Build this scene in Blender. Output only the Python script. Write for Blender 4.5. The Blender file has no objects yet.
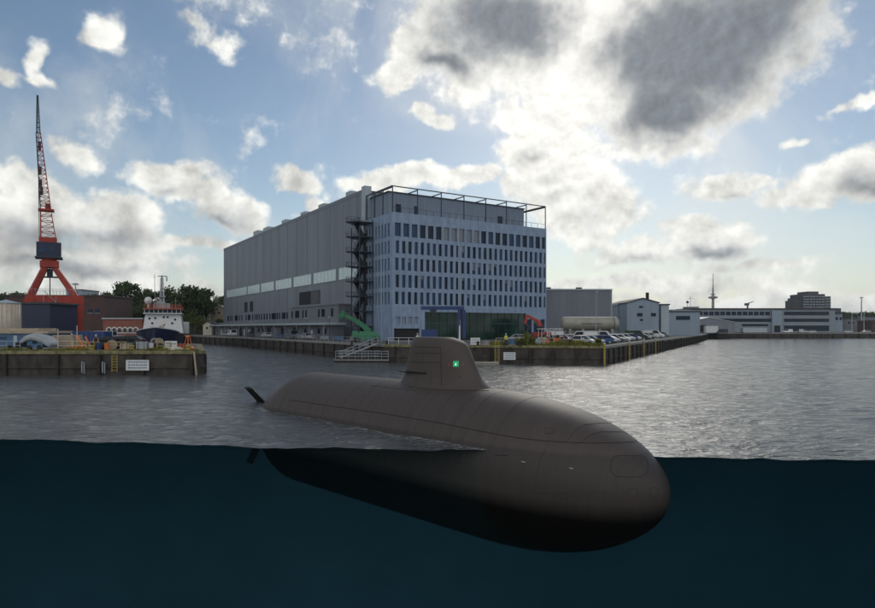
import bpy, bmesh, math, random
import numpy as np
from mathutils import Vector, Matrix
from mathutils.bvhtree import BVHTree
from mathutils.geometry import tessellate_polygon
R = math.radians
rnd = random.Random(7)
S = bpy.context.scene
C = S.collection

# ------------------------------------------------------------------ camera
F = 632.0; HY = 328.0; CAMZ = 5.5
cam = bpy.data.objects.new('camera', bpy.data.cameras.new('camera')); C.objects.link(cam)
cam.location = (0, 0, CAMZ); cam.rotation_euler = (R(90), 0, 0)
cam.data.sensor_width = 36; cam.data.lens = 36 * F / 875
cam.data.shift_y = (HY - 304) / 875
cam.data.clip_start = .1; cam.data.clip_end = 30000
S.camera = cam
S.view_settings.view_transform = 'Standard'; S.view_settings.look = 'None'
S.view_settings.exposure = 0.2; S.view_settings.gamma = 1
S.view_settings.use_curve_mapping = False

# ------------------------------------------------------------------ light
SUN_AZ, SUN_EL = 13.5, 25.0
sl = bpy.data.lights.new('sun', 'SUN'); sl.energy = .6; sl.angle = R(22); sl.color = (1, .95, .86)
so = bpy.data.objects.new('sun', sl); C.objects.link(so)
sd = Vector((math.sin(R(SUN_AZ)) * math.cos(R(SUN_EL)), math.cos(R(SUN_AZ)) * math.cos(R(SUN_EL)), math.sin(R(SUN_EL))))
so.rotation_euler = sd.to_track_quat('Z', 'Y').to_euler()

w = bpy.data.worlds.new('World'); S.world = w; w.use_nodes = True
nt = w.node_tree; N = nt.nodes; LK = nt.links; N.clear()
def nn(t, **k):
    n = N.new(t)
    for a, b in k.items(): setattr(n, a, b)
    return n
def put(sock, v):
    if isinstance(v, bpy.types.NodeSocket): LK.new(v, sock)
    else: sock.default_value = v
def mth(op, a, b=0.0, c=0.0, clamp=False):
    n = nn('ShaderNodeMath', operation=op, use_clamp=clamp); put(n.inputs[0], a); put(n.inputs[1], b)
    if len(n.inputs) > 2: put(n.inputs[2], c)
    return n.outputs[0]
def sstep(x, a, b):
    n = nn('ShaderNodeMapRange', interpolation_type='SMOOTHSTEP'); put(n.inputs[0], x)
    n.inputs[1].default_value = a; n.inputs[2].default_value = b
    return n.outputs[0]
def mixc(f, a, b):
    n = nn('ShaderNodeMix', data_type='RGBA'); put(n.inputs[0], f); put(n.inputs[6], a); put(n.inputs[7], b)
    return n.outputs[2]
def vmath(op, a, b=None, c=None):
    n = nn('ShaderNodeVectorMath', operation=op); put(n.inputs[0], a)
    if b is not None: put(n.inputs[1], b)
    if c is not None: put(n.inputs[2], c)
    return n
tc = nn('ShaderNodeTexCoord'); DIR = vmath('NORMALIZE', tc.outputs['Generated']).outputs[0]
sky = nn('ShaderNodeTexSky', sky_type='NISHITA', sun_disc=False)
sky.sun_elevation = R(SUN_EL); sky.sun_rotation = R(SUN_AZ)
sky.air_density = 1.0; sky.dust_density = .25; sky.ozone_density = 1.2
sep = nn('ShaderNodeSeparateXYZ'); LK.new(DIR, sep.inputs[0])
def pdir(px, py): return Vector(((px - 437.5) / F, 1, (HY - py) / F)).normalized()
# warp the directions a little so that the cloud outlines billow
def noise(scale, detail, rough=.55, out='Fac', vec=DIR, dist=0.0):
    n = nn('ShaderNodeTexNoise'); n.inputs['Scale'].default_value = scale; n.inputs['Detail'].default_value = detail
    n.inputs['Roughness'].default_value = rough; n.inputs['Distortion'].default_value = dist; LK.new(vec, n.inputs['Vector'])
    return n.outputs[out]
wv = vmath('SUBTRACT', noise(7, 4, .6, 'Color'), (.5, .5, .5)).outputs[0]
WD = vmath('MULTIPLY_ADD', wv, (.13, .0, .09), DIR).outputs[0]
def field(blobs):
    acc = None
    for b in blobs:
        px, py, rx, ry = b[:4]; amp = b[4] if len(b) > 4 else 1.0
        c = pdir(px, py); k = (F / rx * .93, F / (rx * 1.5), F / ry * .93)
        v = vmath('MULTIPLY_ADD', WD, k, (-c.x * k[0], -c.y * k[1], -c.z * k[2]))
        l = nn('ShaderNodeVectorMath', operation='LENGTH'); LK.new(v.outputs[0], l.inputs[0])
        g = mth('MULTIPLY_ADD', l.outputs['Value'], -amp, amp)
        if acc is None: acc = g
        else:
            n = nn('ShaderNodeMath', operation='SMOOTH_MAX'); LK.new(acc, n.inputs[0]); LK.new(g, n.inputs[1]); n.inputs[2].default_value = .25
            acc = n.outputs[0]
    return acc
clouds = [(405,78,42,17),(425,60,45,25),(480,40,75,55),(550,25,90,60),(600,60,90,65),(560,112,60,32),(690,50,105,68),(745,30,62,42),
 (665,118,55,35),(650,140,30,12),(525,112,40,22),(550,148,55,22),(425,116,22,9),(560,182,60,28),(530,186,38,14),(590,218,60,30),(560,205,40,30),
 (640,252,55,14,.6),(712,238,48,18,.8),(690,228,30,12,.8),(735,187,38,14,.8),(770,178,15,8,.7),(795,200,24,16,.8),(810,210,12,8,.6),(858,178,38,20,.9),
 (862,113,24,5,.6),(802,138,12,5,.6),(760,262,60,8,.5),(720,90,50,40,.7),(610,150,20,10,.5),
 (20,180,34,14,.8),(40,208,46,24,.85),(104,212,46,26,.95),(0,248,50,30,.8),(125,240,34,20,.85),(70,262,120,16,.7),
 (168,172,40,17,.9),(196,192,26,14,.8),(232,212,40,18,.9),(292,184,28,12,.8),(315,205,12,8,.5),(190,245,60,10,.6),(80,150,20,10,.5),
 (415,180,62,15,.9),(462,178,40,14,.8),(360,182,14,9,.6),(100,20,22,16,.8),(42,52,12,18,.7),(52,76,14,8,.7),(5,72,18,12,.7),(212,38,26,10,.35),(232,48,16,16,.35),(190,20,12,8,.35),
 (130,285,160,14,.6),(640,282,150,14,.65),(800,300,220,10,.45),(700,305,150,10,.5)]
darks = [(505,28,82,46),(455,70,38,16,.8),(700,45,105,66,1.1),(748,25,62,40,1.1),(668,112,60,34,1),(630,60,48,40,.8),(40,238,70,20,.55),(112,234,50,14,.5),(60,264,120,10,.5),
 (215,222,40,12,.5),(175,188,25,8,.4),(862,188,30,9,.5),(712,248,34,8,.55),(740,194,22,6,.4),(540,160,24,8,.35),(640,260,45,7,.4),(560,200,30,8,.3)]
fb = noise(12, 8, .58); fb2 = noise(42, 6, .6); fb3 = noise(5, 6, .6)
fbc = mth('ADD', mth('MULTIPLY', mth('SUBTRACT', fb, .5), 1.5), mth('MULTIPLY', mth('SUBTRACT', fb2, .5), .8))
back = mth('MULTIPLY', sstep(sep.outputs[1], .1, -.4), mth('MULTIPLY', mth('SUBTRACT', fb3, .42), 4.0))
cf = mth('MAXIMUM', field(clouds), mth('SUBTRACT', back, .1))
dens = mth('ADD', cf, mth('MULTIPLY', fbc, .74))
cover = sstep(dens, -.04, .34)
veil = mth('MULTIPLY', sstep(noise(3.2, 9, .62, dist=.6), .42, .72), .38)
df = mth('ADD', field(darks), mth('MULTIPLY', fbc, .55))
dark = sstep(df, -.05, .75)
glow = mth('POWER', mth('MAXIMUM', vmath('DOT_PRODUCT', DIR, tuple(sd)).outputs['Value'], 0.0), 26.0)
K = 10.0

offv = vmath('MULTIPLY_ADD', vmath('SUBTRACT', tuple(sd), DIR).outputs[0], (.045, .045, .045), DIR).outputs[0]
fbo = mth('ADD', mth('MULTIPLY', noise(12, 8, .58, vec=offv), 1.5), mth('MULTIPLY', noise(42, 6, .6, vec=offv), .22))
fbh = mth('ADD', mth('MULTIPLY', fb, 1.5), mth('MULTIPLY', fb2, .22))
relief = mth('MULTIPLY_ADD', mth('SUBTRACT', fbh, fbo), 1.35, 1.02)
relief = mth('MINIMUM', mth('MAXIMUM', relief, .70), 1.28)
bright = mixc(glow, (.72*K, .72*K, .68*K, 1), (.98*K, .96*K, .90*K, 1))
lit = sstep(sep.outputs[1], .05, -.5)
bright = mixc(lit, bright, (1.05*K, 1.03*K, 1.0*K, 1))
core = mixc(sstep(dens, .35, 1.4), bright, (.50*K, .52*K, .535*K, 1))
core = mixc(lit, core, bright)
core = mixc(glow, core, bright)
shade = mixc(mth('MULTIPLY', dark, .92), core, (.15*K, .172*K, .205*K, 1))
skyc = vmath('MULTIPLY', sky.outputs[0], (.68, .70, .70)).outputs[0]
hz = mth('MULTIPLY', mth('POWER', mth('SUBTRACT', 1.0, mth('ABSOLUTE', sep.outputs[2]), clamp=True), 11.0), .72)
skyc = mixc(hz, skyc, (.52*K, .56*K, .56*K, 1))
skyc = mixc(veil, skyc, bright)
shade = vmath('SCALE', shade); shade.inputs[3].default_value = 1.0; LK.new(relief, shade.inputs[3]); LK.new(mixc(mth('MULTIPLY', dark, .92), core, (.15*K, .172*K, .205*K, 1)), shade.inputs[0]); shade = shade.outputs[0]
full = mixc(cover, skyc, shade)
low = mixc(sstep(sep.outputs[2], .0, -.04), full, (.3, .42, .5, 1))
bg = nn('ShaderNodeBackground'); LK.new(low, bg.inputs[0]); bg.inputs[1].default_value = .1
wo = nn('ShaderNodeOutputWorld'); LK.new(bg.outputs[0], wo.inputs[0])

# ------------------------------------------------------------------ materials
MATS = {}
def mat(name, col, rough=.7, metal=0.0, var=.0, vs=1.0, bump=.0, bs=8.0, stretch=(1, 1, 1), dark=None, emit=None, spec=.5):
    if name in MATS: return MATS[name]
    m = bpy.data.materials.new(name); m.use_nodes = True; MATS[name] = m
    t = m.node_tree; b = t.nodes['Principled BSDF']
    b.inputs['Roughness'].default_value = rough; b.inputs['Metallic'].default_value = metal
    b.inputs['Specular IOR Level'].default_value = spec
    b.inputs['Base Color'].default_value = (*col, 1)
    tx = t.nodes.new('ShaderNodeTexCoord'); mp = t.nodes.new('ShaderNodeMapping'); mp.inputs['Scale'].default_value = stretch
    t.links.new(tx.outputs['Object'], mp.inputs[0])
    if var > 0:
        n = t.nodes.new('ShaderNodeTexNoise'); n.inputs['Scale'].default_value = vs; n.inputs['Detail'].default_value = 7; n.inputs['Roughness'].default_value = .65
        t.links.new(mp.outputs[0], n.inputs['Vector'])
        r = t.nodes.new('ShaderNodeMapRange'); r.inputs[1].default_value = .3; r.inputs[2].default_value = .7
        t.links.new(n.outputs['Fac'], r.inputs[0])
        x = t.nodes.new('ShaderNodeMix'); x.data_type = 'RGBA'
        d = dark if dark else tuple(c * (1 - var) for c in col)
        x.inputs[6].default_value = (*d, 1); x.inputs[7].default_value = (*[min(1, c * (1 + var * .5)) for c in col], 1)
        t.links.new(r.outputs[0], x.inputs[0]); t.links.new(x.outputs[2], b.inputs['Base Color'])
    if bump > 0:
        n = t.nodes.new('ShaderNodeTexNoise'); n.inputs['Scale'].default_value = bs; n.inputs['Detail'].default_value = 5
        t.links.new(mp.outputs[0], n.inputs['Vector'])
        q = t.nodes.new('ShaderNodeBump'); q.inputs['Strength'].default_value = bump; q.inputs['Distance'].default_value = .1
        t.links.new(n.outputs['Fac'], q.inputs['Height']); t.links.new(q.outputs[0], b.inputs['Normal'])
    if emit:
        b.inputs['Emission Color'].default_value = (*emit[0], 1); b.inputs['Emission Strength'].default_value = emit[1]
    return m
def glass(name, col, rough=.12):
    return mat(name, col, rough, 0, spec=.12)
def leafmat(name, col):
    return mat(name, col, .75, var=.45, vs=.8, spec=.15)

M = dict(
 facade=mat('pale_blue_grey_metal_panels', (.235, .32, .455), .5, .1, var=.3, vs=1.1, stretch=(1, 1, .3)),
 facade2=mat('blue_grey_ribbed_cladding', (.22, .27, .35), .5, .3, var=.18, vs=.6, stretch=(3, 3, .15)),
 hall=mat('grey_hall_cladding', (.185, .205, .245), .5, .2, var=.22, vs=.25, stretch=(1, 1, .1)),
 hall_lo=mat('dark_grey_lower_cladding', (.15, .16, .18), .6, .1, var=.2, vs=.5),
 poly=mat('translucent_panels', (.52, .64, .68), .25, var=.08, vs=.6),
 g_dark=glass('dark_window_glass', (.013, .024, .045)),
 g_blue=glass('blue_window_glass', (.03, .06, .12)),
 g_blind=mat('window_with_blinds', (.16, .18, .21), .3),
 g_green=mat('green_tinted_glass', (.012, .045, .035), .1, var=.8, vs=.25, spec=.3),
 steel=mat('dark_steel', (.05, .065, .085), .5, .5, var=.3, vs=2),
 steel_l=mat('galvanised_steel', (.32, .36, .4), .45, .5, var=.2, vs=3),
 white=mat('white_paint', (.62, .63, .63), .5, var=.15, vs=1.5),
 cream=mat('cream_paint', (.55, .5, .4), .6, var=.25, vs=1.2),
 red=mat('crane_red_paint', (.34, .030, .014), .5, var=.3, vs=.8),
 navy=mat('navy_paint', (.014, .022, .06), .5, var=.3, vs=1),
 blue=mat('royal_blue_paint', (.012, .038, .15), .45, var=.25, vs=1),
 blue2=mat('light_blue_paint', (.06, .14, .26), .5, var=.25, vs=1),
 green=mat('green_machine_paint', (.02, .16, .075), .45, var=.25, vs=2),
 orange=mat('orange_paint', (.55, .14, .03), .5, var=.2, vs=3),
 yellow=mat('yellow_paint', (.36, .27, .05), .5, var=.35, vs=3),
 ymoss=mat('yellowed_kerb', (.22, .20, .10), .85, var=.75, vs=1.6, bump=.3, bs=3),
 rubber=mat('black_rubber', (.02, .02, .02), .8),
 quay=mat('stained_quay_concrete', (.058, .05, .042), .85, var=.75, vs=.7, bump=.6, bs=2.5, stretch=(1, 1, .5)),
 timber=mat('wet_black_timber', (.028, .024, .02), .8, var=.5, vs=2, bump=.4),
 conc=mat('grey_concrete', (.25, .245, .23), .8, var=.25, vs=.7),
 land=mat('asphalt_and_concrete_ground', (.11, .11, .105), .9, var=.35, vs=.06),
 brick=mat('brown_brick', (.075, .04, .038), .85, var=.3, vs=.6),
 brick_r=mat('red_brick', (.24, .09, .06), .85, var=.3, vs=.8),
 roof_d=mat('dark_roof', (.05, .05, .055), .7, var=.2, vs=.5),
 roof_l=mat('pale_sheet_roof', (.42, .46, .5), .45, .2, var=.1, vs=.5),
 bluehall=mat('light_blue_grey_cladding', (.24, .30, .37), .55, .1, var=.12, vs=.5, stretch=(2, 2, .2)),
 lightpanel=mat('silver_cladding', (.36, .42, .47), .5, .2, var=.1, vs=.5),
 dk=mat('dark_interior', (.012, .013, .016), .8),
 trunk=mat('bark', (.07, .05, .035), .9, var=.3, vs=3),
 leaf=leafmat('dark_leaves', (.06, .088, .032)),
 leaf2=leafmat('mid_green_leaves', (.07, .10, .032)),
 leaf3=leafmat('yellow_green_leaves', (.10, .12, .03)),
 grass=leafmat('quay_weeds', (.16, .17, .035)),
 hullb=mat('navy_ship_hull', (.012, .022, .065), .4, var=.3, vs=1),
 deckred=mat('ship_orange_red', (.42, .10, .05), .6, var=.2, vs=1),
 tarp=mat('grey_tarpaulin', (.33, .36, .38), .6, var=.25, vs=1, bump=.4, bs=2),
 sand=mat('pale_boards', (.40, .33, .25), .85, var=.3, vs=.8),
 tankm=mat('weathered_pale_tank', (.30, .295, .25), .55, .1, var=.25, vs=.5, stretch=(1, 1, 1)),
 sub=mat('submarine_grey_brown_coating', (.068, .0545, .049), .58, var=.10, vs=.9, bump=.10, bs=3, spec=.35),
 subseam=mat('submarine_seam', (.022, .018, .017), .8),
 sub2=mat('submarine_black_coating', (.012, .011, .011), .6, spec=.3),
 ngreen=mat('green_lamp', (.0, .12, .05), .3, emit=((.01, .6, .22), .35)),
 nwhite=mat('white_lamp_centre', (.5, .9, .7), .3, emit=((.5, 1, .75), .7)),
 nred=mat('red_mark', (.35, .03, .03), .6),
 skin=mat('skin', (.45, .27, .2), .6), hiviz=mat('high_visibility_cloth', (.5, .6, .06), .8),
)

# ------------------------------------------------------------------ mesh helpers
class MB:
    def __init__(s): s.v = []; s.f = []; s.m = []; s.smooth = False
    def add(s, vs, fs, mi=0):
        o = len(s.v); s.v += [tuple(p) for p in vs]; s.f += [tuple(i + o for i in f) for f in fs]; s.m += [mi] * len(fs); return s
    def box(s, x0, x1, y0, y1, z0, z1, mi=0):
        v = [(x0,y0,z0),(x1,y0,z0),(x1,y1,z0),(x0,y1,z0),(x0,y0,z1),(x1,y0,z1),(x1,y1,z1),(x0,y1,z1)]
        return s.add(v, [(0,3,2,1),(4,5,6,7),(0,1,5,4),(1,2,6,5),(2,3,7,6),(3,0,4,7)], mi)
    def cbox(s, c, d, rz=0, mi=0, taper=1.0):
        hx, hy, hz = d[0] / 2, d[1] / 2, d[2] / 2; cs, sn = math.cos(rz), math.sin(rz); v = []
        for z, t in ((-hz, 1), (hz, taper)):
            for x, y in ((-hx,-hy),(hx,-hy),(hx,hy),(-hx,hy)):
                x *= t; y *= t
                v.append((c[0] + x*cs - y*sn, c[1] + x*sn + y*cs, c[2] + z))
        return s.add(v, [(0,3,2,1),(4,5,6,7),(0,1,5,4),(1,2,6,5),(2,3,7,6),(3,0,4,7)], mi)
    def prism(s, poly, z0, z1, mi=0):
        n = len(poly); v = [(p[0], p[1], z0) for p in poly] + [(p[0], p[1], z1) for p in poly]
        f = [(i, (i+1) % n, (i+1) % n + n, i + n) for i in range(n)]
        tri = tessellate_polygon([[Vector((p[0], p[1], 0)) for p in poly]])
        f += [tuple(t) for t in tri] + [tuple(i + n for i in reversed(t)) for t in tri]
        return s.add(v, f, mi)
    def prof(s, poly, x0, x1, axis='x', mi=0, tf=None):
        # extrude a profile given in (a,z) along x (axis='x': a is y) or y (axis='y': a is x)
        n = len(poly)
        def P(a, z, t): return (t, a, z) if axis == 'x' else (a, t, z)
        v = [P(p[0], p[1], x0) for p in poly] + [P(p[0], p[1], x1) for p in poly]
        f = [(i, (i+1) % n, (i+1) % n + n, i + n) for i in range(n)]
        tri = tessellate_polygon([[Vector((p[0], p[1], 0)) for p in poly]])
        f += [tuple(t) for t in tri] + [tuple(i + n for i in reversed(t)) for t in tri]
        return s.add(v, f, mi)
    def bar(s, p, q, r, n=6, r2=None, mi=0, sq=False):
        p = Vector(p); q = Vector(q); d = (q - p)
        if d.length < 1e-6: return s
        d.normalize(); a = d.orthogonal().normalized()
        if sq:
            n = 4
            a = Vector((0, 0, 1)) if abs(d.z) < .9 else Vector((1, 0, 0))
            a = (a - d * a.dot(d)).normalized(); a = (a + d.cross(a)).normalized(); r = r * 1.414; r2 = r2 * 1.414 if r2 else None
        b = d.cross(a); r2 = r if r2 is None else r2
        v = [p + (a*math.cos(2*math.pi*i/n) + b*math.sin(2*math.pi*i/n)) * r for i in range(n)] + \
            [q + (a*math.cos(2*math.pi*i/n) + b*math.sin(2*math.pi*i/n)) * r2 for i in range(n)]
        f = [(i, (i+1) % n, (i+1) % n + n, i + n) for i in range(n)] + [tuple(range(n))[::-1], tuple(range(n, 2*n))]
        return s.add(v, f, mi)
    def tube(s, pts, r, n=5, mi=0):
        for a, b in zip(pts, pts[1:]): s.bar(a, b, r, n, mi=mi)
        return s
    def lathe(s, prof, c=(0,0,0), n=24, axis='z', mi=0):
        v = []; f = []
        for r, h in prof:
            for i in range(n):
                a = 2*math.pi*i/n
                p = (r*math.cos(a), r*math.sin(a), h)
                if axis == 'x': p = (h, r*math.cos(a), r*math.sin(a))
                if axis == 'y': p = (r*math.cos(a), h, r*math.sin(a))
                v.append((p[0]+c[0], p[1]+c[1], p[2]+c[2]))
        for j in range(len(prof)-1):
            for i in range(n): f.append((j*n+i, j*n+(i+1) % n, (j+1)*n+(i+1) % n, (j+1)*n+i))
        f.append(tuple(range(n))[::-1]); f.append(tuple(range((len(prof)-1)*n, len(prof)*n)))
        return s.add(v, f, mi)
    def build(s, name, mats, parent=None, smooth=False, bevel=0):
        me = bpy.data.meshes.new(name); me.from_pydata(s.v, [], s.f)
        if not isinstance(mats, (list, tuple)): mats = [mats]
        for m in mats: me.materials.append(M[m] if isinstance(m, str) else m)
        me.polygons.foreach_set('material_index', s.m)
        bm = bmesh.new(); bm.from_mesh(me); bmesh.ops.recalc_face_normals(bm, faces=bm.faces); bm.to_mesh(me); bm.free()
        if smooth: me.polygons.foreach_set('use_smooth', [True]*len(me.polygons))
        me.update()
        o = bpy.data.objects.new(name, me); C.objects.link(o); o.parent = parent
        if bevel:
            md = o.modifiers.new('bevel', 'BEVEL'); md.width = bevel; md.segments = 2; md.limit_method = 'ANGLE'
        return o
def tag(o, label=None, cat=None, group=None, kind=None):
    if label: o['label'] = label
    if cat: o['category'] = cat
    if group: o['group'] = group
    if kind: o['kind'] = kind
    return o
def thing(name, label, cat, loc=(0,0,0), rz=0, group=None):
    o = bpy.data.objects.new(name, None); C.objects.link(o); o.location = loc; o.rotation_euler = (0,0,rz); o.empty_display_size = .5
    return tag(o, label, cat, group)
def copy_tree(o, parent=None):
    c = o.copy(); C.objects.link(c); c.parent = parent
    for ch in list(o.children): copy_tree(ch, c)
    return c
def P(px, py, D): return Vector(((px - 437.5) / F * D, D, CAMZ - (py - HY) / F * D))
def X(px, D): return (px - 437.5) / F * D
def Z(py, D): return CAMZ - (py - HY) / F * D

QZ = 2.8   # quay level
# ------------------------------------------------------------------ water
def cutD(x):   # where the water is cut open, a slightly wavy line
    return 28.45 - .115 * x + .22 * math.sin(x * .31 + 1) + .10 * math.sin(x * .9) + .05 * math.sin(x * 2.3)
def water():
    rows, cols = 520, 620
    t = np.linspace(0, 1, rows)[:, None]; u = np.linspace(-1, 1, cols)[None, :]
    uu = np.sign(u) * (np.abs(u) ** 1.7)
    d = (math.e ** (t * math.log(620 / 28.0)) - 1) * 28.0
    half = 115 + d * 1.0
    x = uu * half
    cut = 28.45 - .115 * x + .22 * np.sin(x * .31 + 1) + .10 * np.sin(x * .9) + .05 * np.sin(x * 2.3)
    cut0 = np.where(np.abs(x) < 55, cut, 28.45 - .115 * np.clip(x, -55, 55))
    y = cut0 * (1 - t) ** 1 + 28.45 * t + d
    z = np.zeros_like(x)
    rs = np.random.RandomState(3)
    cell = np.maximum(2 * half / cols * 1.7 * np.abs(u) ** .7, .2) + 0 * x
    for i in range(70):
        lam = .7 * (1.055 ** i); a = rs.normal(0, .55) + 1.45; k = 2 * math.pi / lam
        kx, ky = k * math.cos(a), k * math.sin(a); ph = rs.rand() * 6.28
        amp = .0052 * lam ** .75 * math.exp(-lam / 4.5) + .0006 * lam ** .5
        fade = np.clip(lam / (cell * 2.6) - .6, 0, 1)
        xx = x + .35 * np.sin(y * .23 + i) + .3 * np.sin(x * .19 + i * 2.1); yy = y + .4 * np.sin(x * .17 + i * 1.3)
        z += amp * fade * np.sin(kx * xx + ky * yy + ph)
    v = np.stack([x, y, z], -1).reshape(-1, 3)
    i = np.arange(rows * cols).reshape(rows, cols)
    f = np.stack([i[:-1, :-1], i[:-1, 1:], i[1:, 1:], i[1:, :-1]], -1).reshape(-1, 4)
    me = bpy.data.meshes.new('water'); me.vertices.add(len(v)); me.vertices.foreach_set('co', v.ravel())
    me.loops.add(f.size); me.loops.foreach_set('vertex_index', f.ravel().astype(np.int32))
    me.polygons.add(len(f)); me.polygons.foreach_set('loop_start', np.arange(0, f.size, 4, dtype=np.int32))
    me.update(calc_edges=True); me.polygons.foreach_set('use_smooth', np.ones(len(f), bool))
    o = bpy.data.objects.new('water', me); C.objects.link(o); tag(o, kind='structure')
    m = bpy.data.materials.new('harbour_water'); m.use_nodes = True; tt = m.node_tree; b = tt.nodes['Principled BSDF']
    b.inputs['Base Color'].default_value = (.075, .078, .08, 1); b.inputs['Roughness'].default_value = .13; b.inputs['IOR'].default_value = 1.333
    tx = tt.nodes.new('ShaderNodeTexCoord'); prev = None
    for sc, st, dist, strech in ((.7, .6, .45, (1, 2.4, 1)), (2.2, .6, .16, (1, 2.2, 1)), (8, .25, .03, (1, 1.8, 1)), (.06, .25, .8, (1, 2.6, 1))):
        mp = tt.nodes.new('ShaderNodeMapping'); mp.inputs['Scale'].default_value = strech; mp.inputs['Rotation'].default_value = (0, 0, R(8))
        tt.links.new(tx.outputs['Object'], mp.inputs[0])
        n = tt.nodes.new('ShaderNodeTexNoise'); n.inputs['Scale'].default_value = sc; n.inputs['Detail'].default_value = 4; n.inputs['Distortion'].default_value = .6
        tt.links.new(mp.outputs[0], n.inputs['Vector'])
        q = tt.nodes.new('ShaderNodeBump'); q.inputs['Strength'].default_value = st; q.inputs['Distance'].default_value = dist
        tt.links.new(n.outputs['Fac'], q.inputs['Height'])
        if prev: tt.links.new(prev.outputs[0], q.inputs['Normal'])
        prev = q
    tt.links.new(prev.outputs[0], b.inputs['Normal']); me.materials.append(m)
    lx = (x + 8.6) * .7071 - (y - 43.85) * .7071; ly = (x + 8.6) * .7071 + (y - 43.85) * .7071
    wl = 3.23 * np.clip(1 - np.clip((lx - 17.4) / 8.0, 0, 1) ** 2.3, 0, 1) ** .5
    dd = np.abs(ly) - wl; fo_ = np.exp(-np.clip(dd, 0, 9) / .45) * ((lx > -2) & (lx < 25)) + .45 * np.exp(-((dd - 1.0) / 1.1) ** 2) * np.clip((lx - 3) / 6, 0, 1) * (lx < 25)
    at = me.attributes.new('foam', 'FLOAT', 'POINT'); at.data.foreach_set('value', fo_.ravel().astype(np.float32))
    na = tt.nodes.new('ShaderNodeAttribute'); na.attribute_name = 'foam'
    mp = tt.nodes.new('ShaderNodeMapping'); mp.inputs['Scale'].default_value = (1, 2.2, 1); tt.links.new(tx.outputs['Object'], mp.inputs[0])
    nf = tt.nodes.new('ShaderNodeTexNoise'); nf.inputs['Scale'].default_value = 2.4; nf.inputs['Detail'].default_value = 9; nf.inputs['Roughness'].default_value = .7; nf.inputs['Distortion'].default_value = 1.2; tt.links.new(mp.outputs[0], nf.inputs['Vector'])
    ma = tt.nodes.new('ShaderNodeMath'); ma.operation = 'MULTIPLY_ADD'; tt.links.new(na.outputs['Fac'], ma.inputs[0]); ma.inputs[1].default_value = .22; tt.links.new(nf.outputs['Fac'], ma.inputs[2])
    mr_ = tt.nodes.new('ShaderNodeMapRange'); mr_.inputs[1].default_value = .66; mr_.inputs[2].default_value = .84; mr_.inputs[4].default_value = .6; tt.links.new(ma.outputs[0], mr_.inputs[0])
    mi_ = tt.nodes.new('ShaderNodeMix'); mi_.data_type = 'RGBA'; mi_.inputs[6].default_value = b.inputs['Base Color'].default_value; mi_.inputs[7].default_value = (.55, .57, .58, 1)
    tt.links.new(mr_.outputs[0], mi_.inputs[0]); tt.links.new(mi_.outputs[2], b.inputs['Base Color'])
    # the cut front of the water body
    top = v.reshape(rows, cols, 3)[0]
    n = len(top); fm = MB(); z_ = -.4
    vs = [tuple(p) for p in top] + [(p[0], p[1], -45) for p in top] + [(p[0], p[1] + 1.2, z_) for p in top]
    fs = [(k, k+1, k+1+n, k+n) for k in range(n-1)] + [(k, k+2*n, k+1+2*n, k+1) for k in range(n-1)]
    o_ = len(vs); vs += [(top[0][0], 95, z_), (top[-1][0], 95, z_), (top[0][0], 95, -45), (top[-1][0], 95, -45)]
    fs += [tuple([o_] + [o_+1] + [k + 2*n for k in range(n-1, -1, -1)]), (o_, o_+2, o_+3, o_+1), (o_+2,) + tuple(k + n for k in range(n)) + (o_+3,)]
    fs += [(0, n, o_+2, o_, 2*n), (n-1, 3*n-1, o_+1, o_+3, 2*n-1)]
    fm.add(vs, fs)
    m2 = bpy.data.materials.new('murky_water_section'); m2.use_nodes = True; tt = m2.node_tree; b = tt.nodes['Principled BSDF']
    b.inputs['Base Color'].default_value = (.02, .08, .10, 1); b.inputs['Roughness'].default_value = .9; b.inputs['Specular IOR Level'].default_value = 0
    tr = tt.nodes.new('ShaderNodeBsdfTransparent'); tr.inputs[0].default_value = (.93, .97, .98, 1)
    mx = tt.nodes.new('ShaderNodeMixShader'); mx.inputs[0].default_value = .035
    tt.links.new(tr.outputs[0], mx.inputs[1]); tt.links.new(b.outputs[0], mx.inputs[2])
    tt.links.new(mx.outputs[0], tt.nodes['Material Output'].inputs[0])
    va = tt.nodes.new('ShaderNodeVolumeAbsorption'); va.inputs[0].default_value = (.52, .74, .82, 1); va.inputs[1].default_value = .035
    tt.links.new(va.outputs[0], tt.nodes['Material Output'].inputs[1])
    fo = fm.build('water_section', m2); tag(fo, kind='structure')
    dm = MB(); l = top[0]; r = top[-1]
    dm.add([(l[0]+.2, l[1]+.2, -.6), (r[0]-.2, r[1]+.2, -.6), (r[0]-.2, 88, -.6), (l[0]+.2, 88, -.6), (l[0]+.2, l[1]+.2, -44), (r[0]-.2, r[1]+.2, -44), (r[0]-.2, 88, -44), (l[0]+.2, 88, -44)],
           [(1,2,6,5),(2,3,7,6),(3,0,4,7),(4,5,6,7)])
    do = dm.build('deep_water', mat('deep_teal_water', (.24, .27, .265), 1, var=.2, vs=.04, spec=0)); tag(do, kind='structure')
water()

# ------------------------------------------------------------------ ground
def flat(name, poly, z, m):
    b = MB(); tri = tessellate_polygon([[Vector((p[0], p[1], 0)) for p in poly]])
    b.add([(p[0], p[1], z) for p in poly], [tuple(t) for t in tri]); o = b.build(name, m)
    if o.data.polygons[0].normal.z < 0: o.data.flip_normals()
    return tag(o, kind='structure')
PA, PB, PC, PD = (-8.5, 102), (24.9, 94.5), (103, 248), (144, 335)
coast = [(-52, 110), (-76, 150), (-95, 200), (-93, 235), (-57, 183), PA, PB, PC, PD, (900, 345), (9000, 345), (9000, 9000), (-9000, 9000), (-9000, 74), (-28.2, 74), (-28.0, 75.5), (-39.8, 106)]
flat('ground', coast, QZ, 'land')

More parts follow.
